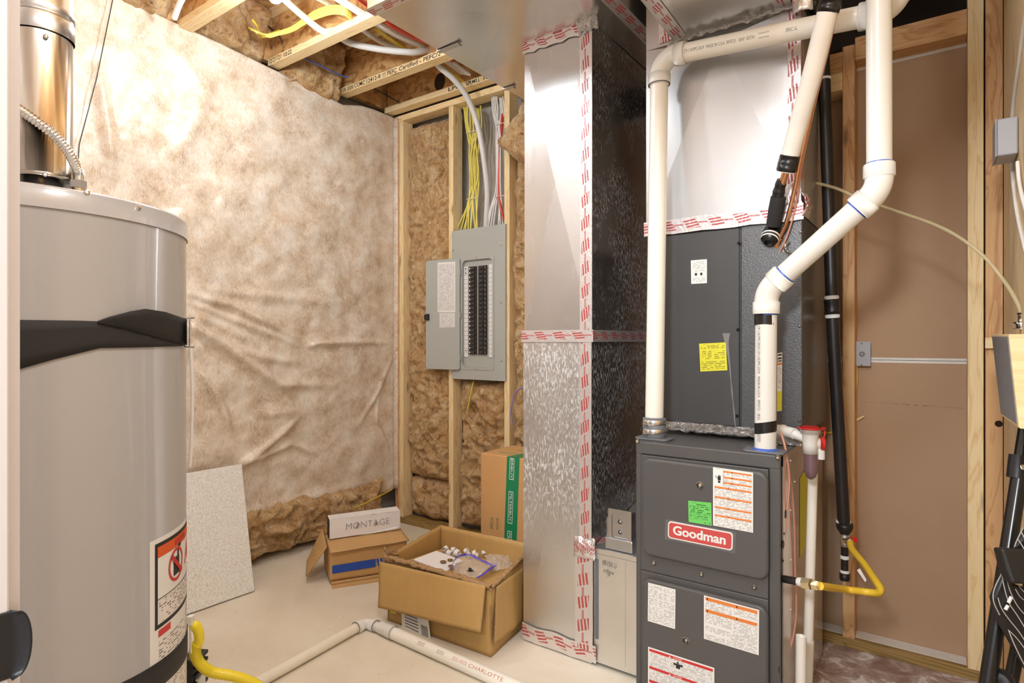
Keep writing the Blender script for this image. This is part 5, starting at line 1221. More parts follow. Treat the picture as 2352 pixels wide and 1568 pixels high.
# straps
def curve(pts, x):
    for (xa, ya), (xb, yb_) in zip(pts, pts[1:]):
        if x <= xb:
            t = (x - xa) / (xb - xa); t = max(0, t); t = t * t * (3 - 2 * t) if 0 else t; return lerp(ya, yb_, t)
    return pts[-1][1]
def strap(mb, x0, x1, top, bot, o, nu=60, nv=4, bulge=0.):
    mb.grid(nu, nv, lambda u, v: hcyl(min(lerp(x0, x1, u), 427.4), lerp(curve(bot, lerp(x0, x1, u)), curve(top, lerp(x0, x1, u)), v), o + bulge * math.sin(u * 3.1416) * math.sin(v * 3.1416 * .5) + max(0, lerp(x0, x1, u) - 424) * .0007))
us = thing('securing_strap', 'black nylon strap with a twist around the upper water heater', 'strap', hcyl(300, 797, .003))
b = MB(); strap(b, -60, 426, [(-60, 738), (22, 734), (180, 736), (235, 738), (300, 748), (370, 764), (430, 778)], [(-60, 872), (22, 854), (120, 826), (230, 799), (330, 797), (430, 794)], .003); mk('lower_band', b, NYLON, us, solid=.002)
b = MB(); strap(b, 225, 436, [(225, 737), (250, 728), (300, 715), (335, 709), (380, 716), (436, 735)], [(225, 741), (250, 747), (300, 758), (370, 777), (436, 793)], .0055, bulge=.012); mk('upper_band', b, NYLON, us, solid=.002)
e0 = hcyl(427, 735, .006); e1 = hcyl(427, 793, .006); sx = RT * .009
b = MB().tube([e0 + sx + V((0, 0, .004)), e1 + sx - V((0, 0, .004))], .0022, 8); b.tube([e0 - sx * .4 + V((0, 0, .004)), e0 + sx * 2 + V((0, 0, .005))], .0018, 8); b.tube([e1 - sx * .4 - V((0, 0, .003)), e1 + sx * 2 - V((0, 0, .004))], .0018, 8); mk('wire_bracket', b, CHROME, us)
lsn = thing('securing_strap', 'black nylon strap around the lower water heater by the warning label', 'strap', hcyl(420, 1500, .003))
b = MB()
zA = hcyl(281, 1568, .003).z; aA = hang(281)
def lowstrap(u, v):
    an = lerp(hang(150), hang(427) + .15, u); f = (an - hang(281)) / (hang(427) - hang(281))
    zt_ = lerp(hcyl(281, 1568, .003).z, hcyl(426, 1462, .003).z, f); return hpt(an, zt_ - .052 * (1 - v), .003)
b.grid(50, 3, lowstrap); mk('band', b, NYLON, lsn, solid=.002)
b = MB().tube([on_d(437, 1445, 1.44), on_d(438, 1500, 1.44)], .0025, 8); mk('wire_bracket', b, CHROME, lsn)
gv = thing('gas_valve', 'black ribbed valve at the lower right side of the water heater', 'valve', on_d(452, 1568, 1.46))
c = on_d(442, 1540, 1.53)
b = MB(); b.obox(c, RT * .018, FW * .03, V((0, 0, .042)))
for i in range(5): b.obox(c + RT * .02 + V((0, 0, -.036 + i * .018)), RT * .006, FW * .031, V((0, 0, .005)))
mk('body', b, BLKPL, gv, bevel=.003)
b = MB(); b.obox(c + RT * .026 - FW * .01 + V((0, 0, -.022)), RT * .006, FW * .015, V((0, 0, .014))); mk('white_plug', b, PVCW, gv, bevel=.002)
yh = thing('gas_connector', 'bright yellow ribbed gas hose curving away from the water heater', 'gas connector', on_d(480, 1540, 1.5))
pts = catmull([on_d(440, 1438, 1.47), on_d(449, 1437, 1.47), on_d(456, 1452, 1.475), on_d(457, 1472, 1.48), on_d(448, 1490, 1.48), on_d(452, 1512, 1.485), on_d(468, 1532, 1.49), on_d(490, 1544, 1.50), on_d(530, 1551, 1.51), on_d(568, 1562, 1.52), on_d(600, 1580, 1.53), on_d(640, 1615, 1.54)], 12)
nn = len(pts)
mk('hose', MB().tube(pts, [.0115 if i < 40 else .0122 + (.0014 if i % 2 else -.0008) for i in range(nn)], 18), YELB, yh)
q = on_d(438, 1424, 1.465); b = MB(); b.obox(q, RT * .007, FW * .008, V((0, 0, .012))); b.obox(q + RT * .006 - V((0, 0, .016)), RT * .003, FW * .006, V((0, 0, .006))); mk('white_fitting', b, PVCW, yh, bevel=.002)

# ================================================================== LEANING BOARD AND FLOOR PIPE
p0 = on_z(582, 1357, 0.003); p1 = on_z(437, 1408, .003); p3 = on_x(553, 1066, XL + .045); dy = (p0 - p1); 
p2 = p3 - dy * 1.1
b = MB(); nn_ = (p3 - p0).cross(p1 - p0).normalized(); nn_ = nn_ if nn_.x > 0 else -nn_
p1 = p0 - dy * 2.3; p2 = p3 - dy * 2.3
b.prism([p0, p3, p2, p1], nn_ * .010)
mk('textured_board', b, WEAVE, label='silvery woven-texture panel leaning against the left wall', cat='panel', bevel=.0015)

fpz = .0215
e = on_z(842, 1428, fpz); l1 = on_z(560, 1585, fpz); l2 = on_z(1190, 1578, .028)
fp_ = thing('floor_pipe', 'white plastic pipe with an elbow lying loose on the floor', 'pipe', (e.x, e.y, 0))
dA, dB = (e - l1).normalized(), V((l2.x - e.x, l2.y - e.y, 0)).normalized()
a0_, a1_ = elbow('elbow', e, dA, dB, .030, fp_, PVCW, .0195, .028, .004)
l1 = e - dA * 2.2
pipe_part('thin_leg', [l1, a0_ + dA * .01], .0195, PVCD, fp_); pipe_part('short_leg', [a1_ - dB * .01, a1_ + dB * .06], .0195, PVCW, fp_)
mk('coupling', MB().lathe([(.0195, .03), (.0245, .03), (.0250, .034), (.0250, .066), (.0262, .07), (.0262, .108), (.0255, .112)], a1_ + V((0, 0, .004)), dB, 28), PVCW, fp_)
w0 = a1_ + dB * .10 + V((0, 0, .003)); w1 = w0 + dB * 1.35
leg2 = pipe_part('wide_leg', [w0, w1], .0242, PVC, fp_)
for p, d, r in ((a0_, dA, .0242), (a1_, dB, .0242), (a1_ + dB * .108 + V((0, 0, .004)), dB, .0264)):
    mk('glue_line', MB().lathe([(r - .002, -.0014), (r + .0004, -.0012), (r + .0004, .0012), (r - .002, .0014)], p, d, 28), GREYINK, fp_)
t = MB(); fc_ = V((-.2, -1, 1.1))
L = lambda px, py: (on_z(px, py, .045) - w0).dot(dB)
for px, py in ((966, 1470), (1008, 1490)): mk('barcode', MB().cyltext('IIIIIII', w0, dB, .0242, L(px, py), .012, fc_, width=.034), GREYINK, leg2)
t.cyltext('IIII-IIIII CHARLOTTE', w0, dB, .0242, L(1034, 1512), .012, fc_, width=.235)
mk('pipe_print', t, [simple('red_pipe_ink', srgb(190, 120, 96), .5)], leg2)

# ================================================================== CARTONS
def card(name, a, b_, c, d, parent, mat, th=.005, amp=.003, seed=0, n=(24, 14), edge=None, jag=0.):
    a, b_, c, d = V(a), V(b_), V(c), V(d); nr = (b_ - a).cross(d - a).normalized()
    def fn(u, v):
        p = lerp(lerp(a, b_, u), lerp(d, c, u), v); q = p * 6 + V((seed * 3.3, seed, 0))
        return p + nr * (amp * noise.fractal(q, 1., 2., 3)) + (V((0, 0, jag * noise.noise(V((u * 23, seed, 0))))) if v > .98 else V((0, 0, 0)))
    b = MB(); b.grid(n[0], n[1], fn, sm=True); o = mk(name, b, [mat, CARDE], parent, solid=th)
    o.modifiers['solid'].material_offset_rim = 1; return o
A_, B_, C_ = on_z(1128, 1510, 0), on_z(890, 1424, 0), on_z(1203, 1438, 0)
C_ = A_ + (C_ - A_).normalized() * .30
C_.x = min(C_.x, DXL - .02)
D_ = B_ + (C_ - A_) + V((.06, .02, 0))
zf, zbk = .268, .335
up = lambda p, z: V((p.x, p.y, z))
bb = thing('open_carton', 'big battered open cardboard box in front of the metal duct, full of packing', 'box', (A_ + B_ + C_ + D_) / 4)
card('front_side', up(B_, .003), up(A_, .003), up(A_, zf - .005), up(B_, zf), bb, CARDO, seed=1, jag=.006)
card('right_side', up(A_, .003), up(C_, .003), up(C_, zf + .02), up(A_, zf - .008), bb, CARDO, seed=2, jag=.006)
card('left_side', up(D_, .003), up(B_, .003), up(B_, zf + .01), up(D_, zbk), bb, CARDO, seed=3, jag=.008)
card('back_side', up(C_, .003), up(D_, .003), up(D_, zbk), up(C_, zbk + .012), bb, CARDO, seed=4, jag=.005)
card('bottom', up(B_, .006), up(A_, .006), up(C_, .006), up(D_, .006), bb, CARDO, seed=5)
Yf = min(A_.y, B_.y)
fb = lambda px, py, o: (lambda p: p + V((0, -o, 0)))(on_y(px, py, Yf - .01))
card('front_flap', fb(880, 1389, .03), fb(1114, 1446, .03), fb(1113, 1345, .0), fb(873, 1288, .004), bb, CARDO, seed=6, th=.006, amp=.005)
xr = A_.x + .012
def sidept(px, py, o=.0):
    d = (C_ - A_); n = V((d.y, -d.x, 0)).normalized(); r = ray(px, py); t = (A_ + n * o - CAM).dot(n) / r.dot(n); return CAM + r * t
r0, r1, r2, r3 = sidept(1137, 1480, .02), sidept(1200, 1428, .02), sidept(1202, 1303, .008), sidept(1142, 1346, .008)
card('side_flap', r0, r1, r2, r3, bb, CARDO, seed=7, th=.006, amp=.003)
# crushed rolled edge along the front and the torn corner
b = MB(); q0, q1 = up(B_, zf + .004), up(A_, zf - .002)
b.grid(60, 8, lambda u, v: lerp(q0, q1, u) + V((0, -.014 * math.cos(v * 5.), .012 * math.sin(v * 5.))) * (1 + .35 * noise.noise(V((u * 30, v * 3, 2)))) + V((0, .004 * noise.noise(V((u * 40, v * 4, 7))), .008 * noise.noise(V((u * 18, 0, 5))))))
mk('crushed_edge', b, CARDE, bb, solid=.002)
b = MB(); q1 = up(C_, zf + .03); q0 = up(A_, zf - .004)
b.grid(40, 8, lambda u, v: lerp(q0, q1, u) + V((.010 * math.cos(v * 5.), 0, .010 * math.sin(v * 5.))) * (1 + .3 * noise.noise(V((u * 30, v * 3, 2)))) + V((.004 * noise.noise(V((u * 40, v * 4, 7))), 0, .006 * noise.noise(V((u * 18, 0, 5))))))
mk('crushed_edge', b, CARDE, bb, solid=.002)
b = MB(); q0 = up(B_, zf + .012)
b.grid(16, 16, lambda u, v: q0 + V(((u - .4) * .09, .02 - .03 * math.sin(u * 3.1), (v - .55) * .06)) + V(noise.noise_vector(V((u * 5, v * 5, 3)))) * .018); mk('torn_corner', b, CARDE, bb, solid=.002)
b = MB(); b.grid(6, 3, lambda u, v: lerp(lerp(fb(922, 1444, -.004), fb(989, 1478, -.004), u), lerp(fb(920, 1398, -.004), fb(982, 1418, -.004), u), v)); mk('shipping_label', b, PAPER, bb)
b = MB()
for k in range(12): 
    pa = lambda u, v: lerp(lerp(fb(922, 1444, -.003), fb(989, 1478, -.003), u), lerp(fb(920, 1398, -.003), fb(982, 1418, -.003), u), v)
    b.quad(pa(.70 + k * .02, .12), pa(.71 + k * .02, .12), pa(.71 + k * .02, .6), pa(.70 + k * .02, .6))
for k in range(5): b.quad(pa(.12, .2 + k * .14), pa(.6, .2 + k * .14), pa(.6, .25 + k * .14), pa(.12, .25 + k * .14))
mk('label_print', b, GREYINK, bb)
b = MB(); b.quad(fb(895, 1407, -.003), fb(908, 1411, -.003), fb(908, 1396, -.003), fb(895, 1394, -.003)); mk('yellow_sticker', b, YELP, bb)
# contents
zc_ = .245
wb = MB(); wq = [on_z(950, 1284, zc_ + .01), on_z(1022, 1313, zc_ - .004), on_z(1062, 1286, zc_ + .005), on_z(1002, 1264, zc_ + .015)]
nrm = (wq[1] - wq[0]).cross(wq[3] - wq[0]).normalized()
wb.prism([q - nrm * .008 for q in wq], nrm * .008)
wt = thing('foam_board', 'white board with round brown holes lying in the big open box', 'board', wq[0]); mk('panel', wb, WBOX, wt, bevel=.001)
for (px, py, w) in ((1018, 1291, .014), (1034, 1287, .013), (1036, 1301, .013), (1052, 1297, .012)):
    c = on_z(px, py, zc_ + .006); mk('round_hole', MB().lathe([(w, 0), (0, 0)], c + nrm * .0035, nrm, 20), simple('hole_brown', srgb(128, 96, 60), .9), wt)
random.seed(21)
sp_ = []
for i in range(46):
    f = random.random(); px = lerp(1020, 1204, f); py = lerp(1262, 1276, random.random()) - 3 * (f < .3)
    c = on_z(px, py, zc_ + random.uniform(0, .012)); ax = V((random.uniform(-1, 1), random.uniform(-1, 1), random.uniform(-.6, .6))).normalized(); r = random.uniform(.009, .014)
    if not sp_:
        b = MB().lathe([(.012, -.010), (.012, .010), (.0105, .010), (.0105, -.010), (.012, -.010)], (0, 0, 0), (0, 0, 1), 16); o = mk('paper_curl', b, WBOX, org=(0, 0, 0)); sp_.append(o)
        tag(o, 'small white curl of packing paper at the back of the open box', 'packing curl', 'packing curls in the open box')
    else: o = sp_[0].copy(); COL.objects.link(o); sp_.append(o)
    o.location = c; o.rotation_euler = (random.uniform(0, 3), random.uniform(0, 3), random.uniform(0, 3)); s = r / .012; o.scale = (s, s, s)
bg = thing('zip_bag', 'clear zip bag with a purple seal lying in the open box', 'bag', on_z(1090, 1310, zc_))
zip_ = [on_z(1038, 1310, zc_ + .02), on_z(1042, 1290, zc_ + .035), on_z(1056, 1277, zc_ + .04), on_z(1078, 1275, zc_ + .035), on_z(1105, 1287, zc_ + .025), on_z(1130, 1298, zc_ + .018), on_z(1142, 1296, zc_ + .018)]
zz = catmull(zip_, 8); b = MB(); b.ribbon(zz, V((0, .004, .010))); mk('purple_seal', b, PURP, bg, solid=.0016)
z2 = [on_z(1142, 1294, zc_ + .02), on_z(1128, 1304, zc_ + .02), on_z(1112, 1316, zc_ + .016), on_z(1096, 1326, zc_ + .014)]
b = MB(); b.ribbon(catmull(z2, 6), V((.016, -.004, .004))); mk('purple_seal', b, PURP, bg, solid=.0016)
low = [on_z(1040, 1312, zc_), on_z(1044, 1316, zc_ - .002), on_z(1056, 1319, zc_ - .003), on_z(1072, 1323, zc_ - .004), on_z(1088, 1326, zc_ - .002), on_z(1100, 1326, zc_), on_z(1112, 1318, zc_ + .006)]
ll = catmull(low, 8); b = MB()
b.grid(len(zz) - 1, 10, lambda u, v: lerp(zz[int(u * (len(zz) - 1) + .5)], ll[min(len(ll) - 1, int(u * (len(zz) - 1) + .5))], v) + V((0, 0, .018 * math.sin(v * 3.14) + .008 * noise.noise(V((u * 7, v * 7, 2))))))
mk('clear_film', b, CLEARB, bg)
bc = on_z(1082, 1312, zc_ + .008)
b = MB()
for i in range(7): b.tube(catmull([bc + V((random.uniform(-.018, .018), random.uniform(-.012, .012), random.uniform(0, .012))) for _ in range(4)], 5), .0032, 8)
mk('cord_bundle', b, BLKPL, label='small black cord bundle inside the clear zip bag', cat='cord')
b = MB(); q = [on_z(1112, 1272, zc_ + .03), on_z(1168, 1276, zc_ + .03), on_z(1180, 1302, zc_ + .01), on_z(1128, 1312, zc_ + .01)]
b.grid(24, 18, lambda u, v: lerp(lerp(q[3], q[2], u), lerp(q[0], q[1], u), v) + V((0, 0, .02 * math.sin(u * 3.14) * math.sin(v * 3.14) + .012 * noise.noise(V((u * 6, v * 6, 8))))))
mk('poly_bag', b, CLEARB, label='crumpled clear plastic bag right of the zip bag in the open box', cat='bag')
b = MB(); b.prism([up(lerp(lerp(B_, A_, u), lerp(D_, C_, u), v), .16) for u, v in ((.04, .06), (.96, .06), (.95, .94), (.08, .94))], (0, 0, .078)); mk('packing_pad', b, CARDO, label='cardboard filler under the things in the big open box', cat='packing')

# green-taped carton
fx0, fy0 = on_y(1104, 1120, 2.25).x, 2.25
gb = thing('tall_carton', 'tall plain cardboard box with green lettered tape beside the duct', 'box', (fx0 + .2, fy0, 0))
GZ = .662; fx1 = DXL - .025
mk('carton', MB().box(fx0, fx1, fy0, fy0 + .262, .003, GZ), CARDP, gb, bevel=.004)
gp_ = lambda px, py: on_y(px, py, fy0 - .0015)
tl, trr = gp_(1164.5, 1060), gp_(1193, 1060); bl_, br_ = gp_(1158, 1240), gp_(1184.5, 1240)
tl.z = trr.z = GZ + .0005
dz = V((bl_.x - tl.x, 0, bl_.z - tl.z)); dz /= -dz.z
zlo = .20
lo0, lo1 = tl + dz * (GZ - zlo) * 1, trr + dz * (GZ - zlo)
b = MB(); b.quad(lo0, lo1, trr, tl)
b.quad(tl, trr, trr + V((.02, .10, .001)), tl + V((.02, .10, .001)))
gt = mk('green_tape', b, GRTAPE, gb)
b = MB(); wdt = (trr - tl).length
def tp(f, z, o=.0004): return lerp(tl, trr, f) + dz * (GZ - z) + V((0, -o, 0))
for z1 in (GZ - .004, GZ - .160, GZ - .345):
    z0 = z1 - .150
    if z1 > GZ - .01: z0 = GZ - .105
    for f0, f1, za, zb_ in ((.24, .27, z0, z1), (.58, .61, z0, z1), (.24, .61, z0, z0 + .0035), (.24, .61, z1 - .0035, z1)):
        b.quad(tp(f0, za), tp(f1, za), tp(f1, zb_), tp(f0, zb_))
    if z1 > GZ - .01: b.text('ERBUY', tp(.34, z1 - .006, .0006), dz * 1, (1, 0, 0), wdt * .18, width=.09)
    else: b.text('FILTERBUY', tp(.34, z1 - .010, .0006), dz * 1, (1, 0, 0), wdt * .18, width=.130)
mk('tape_lettering', b, PAPER, gt)
b = MB(); c = gp_(1133, 1214); b.text('FPCA', (c.x, fy0 - .002, c.z), (0, 0, 1), (-1, 0, 0), .018, width=.055); c = gp_(1145, 1216); b.text('02510', (c.x, fy0 - .002, c.z), (0, 0, 1), (-1, 0, 0), .014, width=.055)
mk('printed_code', b, simple('green_carton_ink', srgb(110, 130, 76), .8), gb)
b = MB(); b.quad((fx0 + .06, fy0 + .06, GZ + .0006), (fx1, fy0 + .085, GZ + .0006), (fx1, fy0 + .105, GZ + .0006), (fx0 + .06, fy0 + .08, GZ + .0006)); b.quad((fx0 + .1, fy0 + .15, GZ + .0006), (fx1, fy0 + .18, GZ + .0006), (fx1, fy0 + .2, GZ + .0006), (fx0 + .1, fy0 + .17, GZ + .0006)); mk('top_print', b, simple('faded_green_ink', srgb(150, 164, 110), .8), gb)

# white lettered box on a brown box on flattened cardboard
d1 = (RT * 2.31 + FW).normalized(); d2 = V((-d1.y, d1.x, 0)); d3 = V((0, 0, 1))
fcb = [('flattened_carton', 'flattened cardboard sheet at the bottom under the blue striped box', .003, on_z(763, 1352, 0), 0.), ('flattened_carton', 'flattened cardboard sheet just under the blue striped box', .0105, on_z(761, 1341, .0105), .03)]
for nm, lb, z, p, r in fcb:
    e1_ = (d1 + d2 * (r - .02)).normalized(); e2_ = V((-e1_.y, e1_.x, 0)); b = MB(); p = V((p.x, p.y, z))
    b.obox(p + e1_ * .19 + e2_ * .15, e1_ * .19, e2_ * .15, d3 * .003); mk(nm, b, CARD, label=lb, cat='cardboard', group='flattened cartons', bevel=.001)
P = on_z(757, 1334, .018); P.z = .018; w_, dp_, hh = .385, .25, .152
br = thing('striped_carton', 'brown cardboard box with a blue stripe and open flaps behind the big box', 'box', P)
BX = lambda a, b_, c: P + d1 * a + d2 * b_ + d3 * c
card('front_side', BX(0, 0, 0), BX(w_, 0, 0), BX(w_, 0, hh), BX(0, 0, hh), br, CARD, seed=11, th=.004, amp=.002)
card('back_side', BX(w_, dp_, 0), BX(0, dp_, 0), BX(0, dp_, hh), BX(w_, dp_, hh), br, CARD, seed=12, th=.004, amp=.002)
card('left_side', BX(0, dp_, 0), BX(0, 0, 0), BX(0, 0, hh), BX(0, dp_, hh), br, CARD, seed=13, th=.004, amp=.002)
card('right_side', BX(w_, 0, 0), BX(w_, dp_, 0), BX(w_, dp_, hh), BX(w_, 0, hh), br, CARD, seed=14, th=.004, amp=.002)
card('bottom', BX(0, 0, .004), BX(w_, 0, .004), BX(w_, dp_, .004), BX(0, dp_, .004), br, CARD, seed=15, th=.004, amp=0)
card('top_flap', BX(.0, -.03, hh - .004), BX(w_ + .01, -.02, hh + .004), BX(w_, dp_ * .62, hh + .020), BX(0, dp_ * .62, hh + .012), br, CARD, seed=16, th=.004, amp=.004)
card('top_flap', BX(0, dp_ * .5, hh + .008), BX(w_, dp_ * .5, hh + .012), BX(w_, dp_, hh), BX(0, dp_, hh), br, CARD, seed=17, th=.004, amp=.002)
card('side_flap', BX(-.105, .05, .02), BX(-.085, .235, .035), BX(-.006, .24, hh + .035), BX(-.006, .03, hh + .004), br, CARD, seed=18, th=.004, amp=.003)
def fq(b, a0, a1, z00, z01, z10, z11): b.quad(BX(a0, -.004, z00), BX(a1, -.004, z10), BX(a1, -.004, z11), BX(a0, -.004, z01))
b = MB(); fq(b, .012, .225, .035, .075, .038, .078)
for k in range(6): b.quad(BX(.238 + k * .018, -.004, .038), BX(.249 + k * .018, -.004, .038), BX(.239 + k * .018, -.004, .078), BX(.228 + k * .018, -.004, .078))
mk('blue_stripe', b, BLUST, br)
W0 = on_z(757, 1237, P.z + hh + .018); W0.z = P.z + hh + .016
wl = thing('white_carton', 'slim white lettered box lying on top of the blue striped box', 'box', W0)
wlen, wdp, wht = .365, .09, .098
we1 = (d1 * 1 + d2 * .0).normalized()
WX = lambda a, b_, c: W0 + we1 * a + d2 * b_ + d3 * (c + a * .022)
b = MB(); b.grid(20, 8, lambda u, v: WX(u * wlen, -.002 * noise.noise(V((u * 6, v * 3, 1))), v * wht + (.004 * noise.noise(V((u * 9, 0, 4))) if v > .9 else 0)))
for (pa, pb_, pc, pd) in (((0, 0, wht), (wlen, 0, wht), (wlen, wdp, wht), (0, wdp, wht)), ((0, wdp, 0), (0, wdp, wht), (wlen, wdp, wht), (wlen, wdp, 0)), ((0, wdp, 0), (0, 0, 0), (0, 0, wht), (0, wdp, wht)), ((wlen, 0, 0), (wlen, wdp, 0), (wlen, wdp, wht), (wlen, 0, wht)), ((0, 0, 0), (0, wdp, 0), (wlen, wdp, 0), (wlen, 0, 0))):
    b.quad(WX(*pa), WX(*pb_), WX(*pc), WX(*pd))
mk('carton', b, WBOX, wl)
b = MB(); b.text('MONTAGE', WX(.082, -.0035, .036), we1 + d3 * .022, d3, .034, width=.225, off=-.022)
b.obox(WX(.075 + .062, -.003, .052), we1 * .0015, d2 * .0004, d3 * .012 + we1 * .004); b.obox(WX(.075 + .068, -.003, .052), we1 * .0015, d2 * .0004, d3 * .010 + we1 * .004); b.obox(WX(.075 + .160, -.003, .045), we1 * .0014, d2 * .0004, d3 * .011 + we1 * .004); b.obox(WX(.075 + .166, -.003, .045), we1 * .0014, d2 * .0004, d3 * .008 + we1 * .004)
mk('lettering', b, GREYINK, wl)
b = MB(); b.obox(WX(-.0015, wdp * .5, wht * .5), we1 * .001, d2 * wdp * .5, d3 * wht * .5); mk('dark_end', b, BLKPL, wl)
b = MB(); b.grid(10, 3, lambda u, v: WX(.15 + u * .21, -.004 - .005 * math.sin(v * 3.1) * u, -.002 + v * .02 * u)); mk('torn_flap', b, WBOX, wl, solid=.001)

# ================================================================== RIGHT WALL: hose, boxes, cables, ladder
hs = catmull([on_d(1846, 419, 2.12), on_d(1878, 421, 2.08), on_d(1925, 434, 2.02), on_d(1975, 456, 1.98), on_d(2060, 485, 1.92), on_d(2140, 513, 1.86), on_d(2200, 543, 1.80), on_d(2258, 587, 1.74), on_d(2306, 645, 1.68), on_d(2334, 690, 1.63), on_d(2347, 722, 1.60)], 12)
mk('clear_hose', MB().tube(hs, .0052, 14), CLEART, label='clear plastic tube sagging across the brown drywall to the wooden box', cat='tube')
wx = .118
w4 = [on_x(*p, wx) for p in ((2278, 768), (2316, 767), (2340, 984), (2300, 955))]
wbx = thing('wooden_box', 'pale wooden box with a grey gripping pad, hung at the right edge', 'box', w4[3])
b = MB(); b.prism(w4, (.054, 0, 0)); mk('veneer_body', b, BRD, wbx, bevel=.003)
cn = sum(w4, V((0, 0, 0))) / 4
b = MB(); b.prism([cn + (p - cn) * .94 + V((-.0015, 0, 0)) for p in w4], (.003, 0, 0)); mk('grip_pad', b, GREYPAD, wbx, bevel=.004)
q = on_d(2350, 760, 1.585)
q = on_x(2352, 757, .145); q.z = w4[1].z
q = V((.150, lerp(w4[0].y, w4[1].y, .55), lerp(w4[0].z, w4[1].z, .55)))
qe = hs[-1]
b = MB().lathe([(.016, 0), (.020, .002), (.013, .008), (.013, .014), (.019, .018), (.019, .020), (.0, .021)], V((qe.x, qe.y, qe.z - .040)), (0, 0, 1), 24); mk('barb_base', b, CHROME, wbx)
b = MB().lathe([(.008, .019), (.009, .034), (.0075, .036), (.0105, .040), (.0105, .044), (.006, .046)], V((qe.x, qe.y, qe.z - .040)), (0, 0, 1), 16); mk('hose_barb', b, CHROME, wbx)
xw = .168
b = MB().tube(catmull([on_x(2366, -20, xw), on_x(2352, 60, xw), on_x(2340, 150, xw), on_x(2328, 235, xw), on_x(2323, 300, xw), on_x(2323, 370, xw), on_x(2329, 440, xw), on_x(2340, 510, xw), on_x(2362, 600, xw)], 8), .0045, 10)
mk('electrical_cable', b, WCAB, label='white cable bowing past the grey box on the plywood board', cat='cable')
b = MB().tube(catmull([on_x(2337, 372, xw - .004), on_x(2341, 420, xw - .004), on_x(2352, 468, xw - .004), on_x(2366, 510, xw - .004)], 8), .0045, 10)
mk('electrical_cable', b, WCAB, label='second white cable leaving the bottom of the grey box', cat='cable')
c0, c1 = on_x(2329, 292, .17), on_x(2329, 374, .17)
b = MB().box(.125, .171, c0.y - .11, c0.y, c1.z, c0.z); jbx = thing('surface_box', 'grey electrical box on the plywood board at the right edge', 'electrical box', c1); mk('box', b, GREYBOX, jbx, bevel=.004)
b = MB().box(.121, .125, c0.y - .112, c0.y + .002, c1.z - .002, c0.z + .002); mk('cover', b, GREYBOX, jbx, bevel=.003)
p_ = on_x(2294, 973, .169)
mk('stud_hole_disc', MB().lathe([(.011, .003), (.011, 0), (.010, -.001), (0, -.001)], on_y(2294, 973, YR + .0036), (0, 1, 0), 18), DARKIN, label='dark disc for the drilled hole in the reddish stud beside the wooden box', cat='hole')  # disc whose dark colour stands in for the shade in the hole
k0, k1 = on_y(2263, 775, YR - .016), on_y(2286, 800, YR - .016)
mk('wood_cleat', MB().box(k0.x, k1.x + .02, YR - .016, YR + .006, k1.z, k0.z), PINE['X'], label='small pale wood cleat on the reddish stud behind the wooden box', cat='cleat', bevel=.001)
# outlet box on the drywall with its cable
oc0, oc1 = on_y(1961, 784, YD - .028), on_y(2000, 841, YD - .028)
ob = thing('outlet_box', 'grey metal electrical box with blank cover beside the stud on the brown drywall', 'electrical box', oc1)
mk('box', MB().box(oc0.x + .004, oc1.x - .002, YD - .026, YD - .001, oc1.z + .003, oc0.z - .003), STEEL, ob, bevel=.003)
mk('cover', MB().box(oc0.x, oc1.x, YD - .030, YD - .026, oc1.z, oc0.z), GREYBOX, ob, bevel=.002)
c = on_y(1980, 813, YD - .031); mk('knockout', MB().lathe([(.010, 0), (.010, -.0012), (.008, -.0012), (.008, 0), (0, 0)], (c.x, YD - .0305, c.z), (0, 1, 0), 20), GREYBOX, ob)
for px, py in ((1979, 788), (1979, 838)): c = on_y(px, py, YD - .031); mk('screw', MB().lathe([(.004, 0), (.003, -.001), (0, -.0012)], (c.x, YD - .0305, c.z), (0, 1, 0), 10), SCREW, ob)
b = MB().tube(catmull([on_y(1966, 838, YD - .012), on_y(1967, 872, YD - .012), on_y(1963, 915, YD - .012), on_y(1963, 960, YD - .012), on_y(1962, 985, YD - .010), on_y(1957, 996, YD + .0)], 8), .0062, 10)
mk('electrical_cable', b, YCABD, label='yellow cable dropping from the grey box along the stud', cat='cable')
mk('wood_shim', MB().tube([on_y(1964, 967, YD - .006), on_y(1985, 955, YD - .014)], [.006, .004], 6), PINE['X'], label='small wood splinter sticking out beside the stud below the grey box', cat='wood splinter')
mk('conduit_stub', MB().tube([on_y(1874, 995, YD - .03), on_y(1916, 993, YD + .002)], .0055, 10), YCABD, label='short yellow cable behind the red capped trap', cat='cable')
# dark flexible duct up in the corner
b = MB(); pts = catmull([V((-.16, 2.50, 2.62)), V((-.08, 2.55, 2.60)), V((.02, 2.58, 2.60)), V((.12, 2.60, 2.63))], 14)
mk('flex_duct', MB().tube(pts, [.105 + .004 * math.sin(i * 1.6) for i in range(len(pts))], 24), BLKPNT, label='black flexible duct tucked above the drywall blocking', cat='duct')
b = MB().tube(catmull([on_y(1868, -10, 2.2), on_y(1872, 15, 2.2), on_y(1890, 30, 2.25), on_y(1925, 10, 2.3)], 8), .022, 14)
mk('black_hose', b, BLKPNT, label='black hose behind the white lineset at the top', cat='hose')

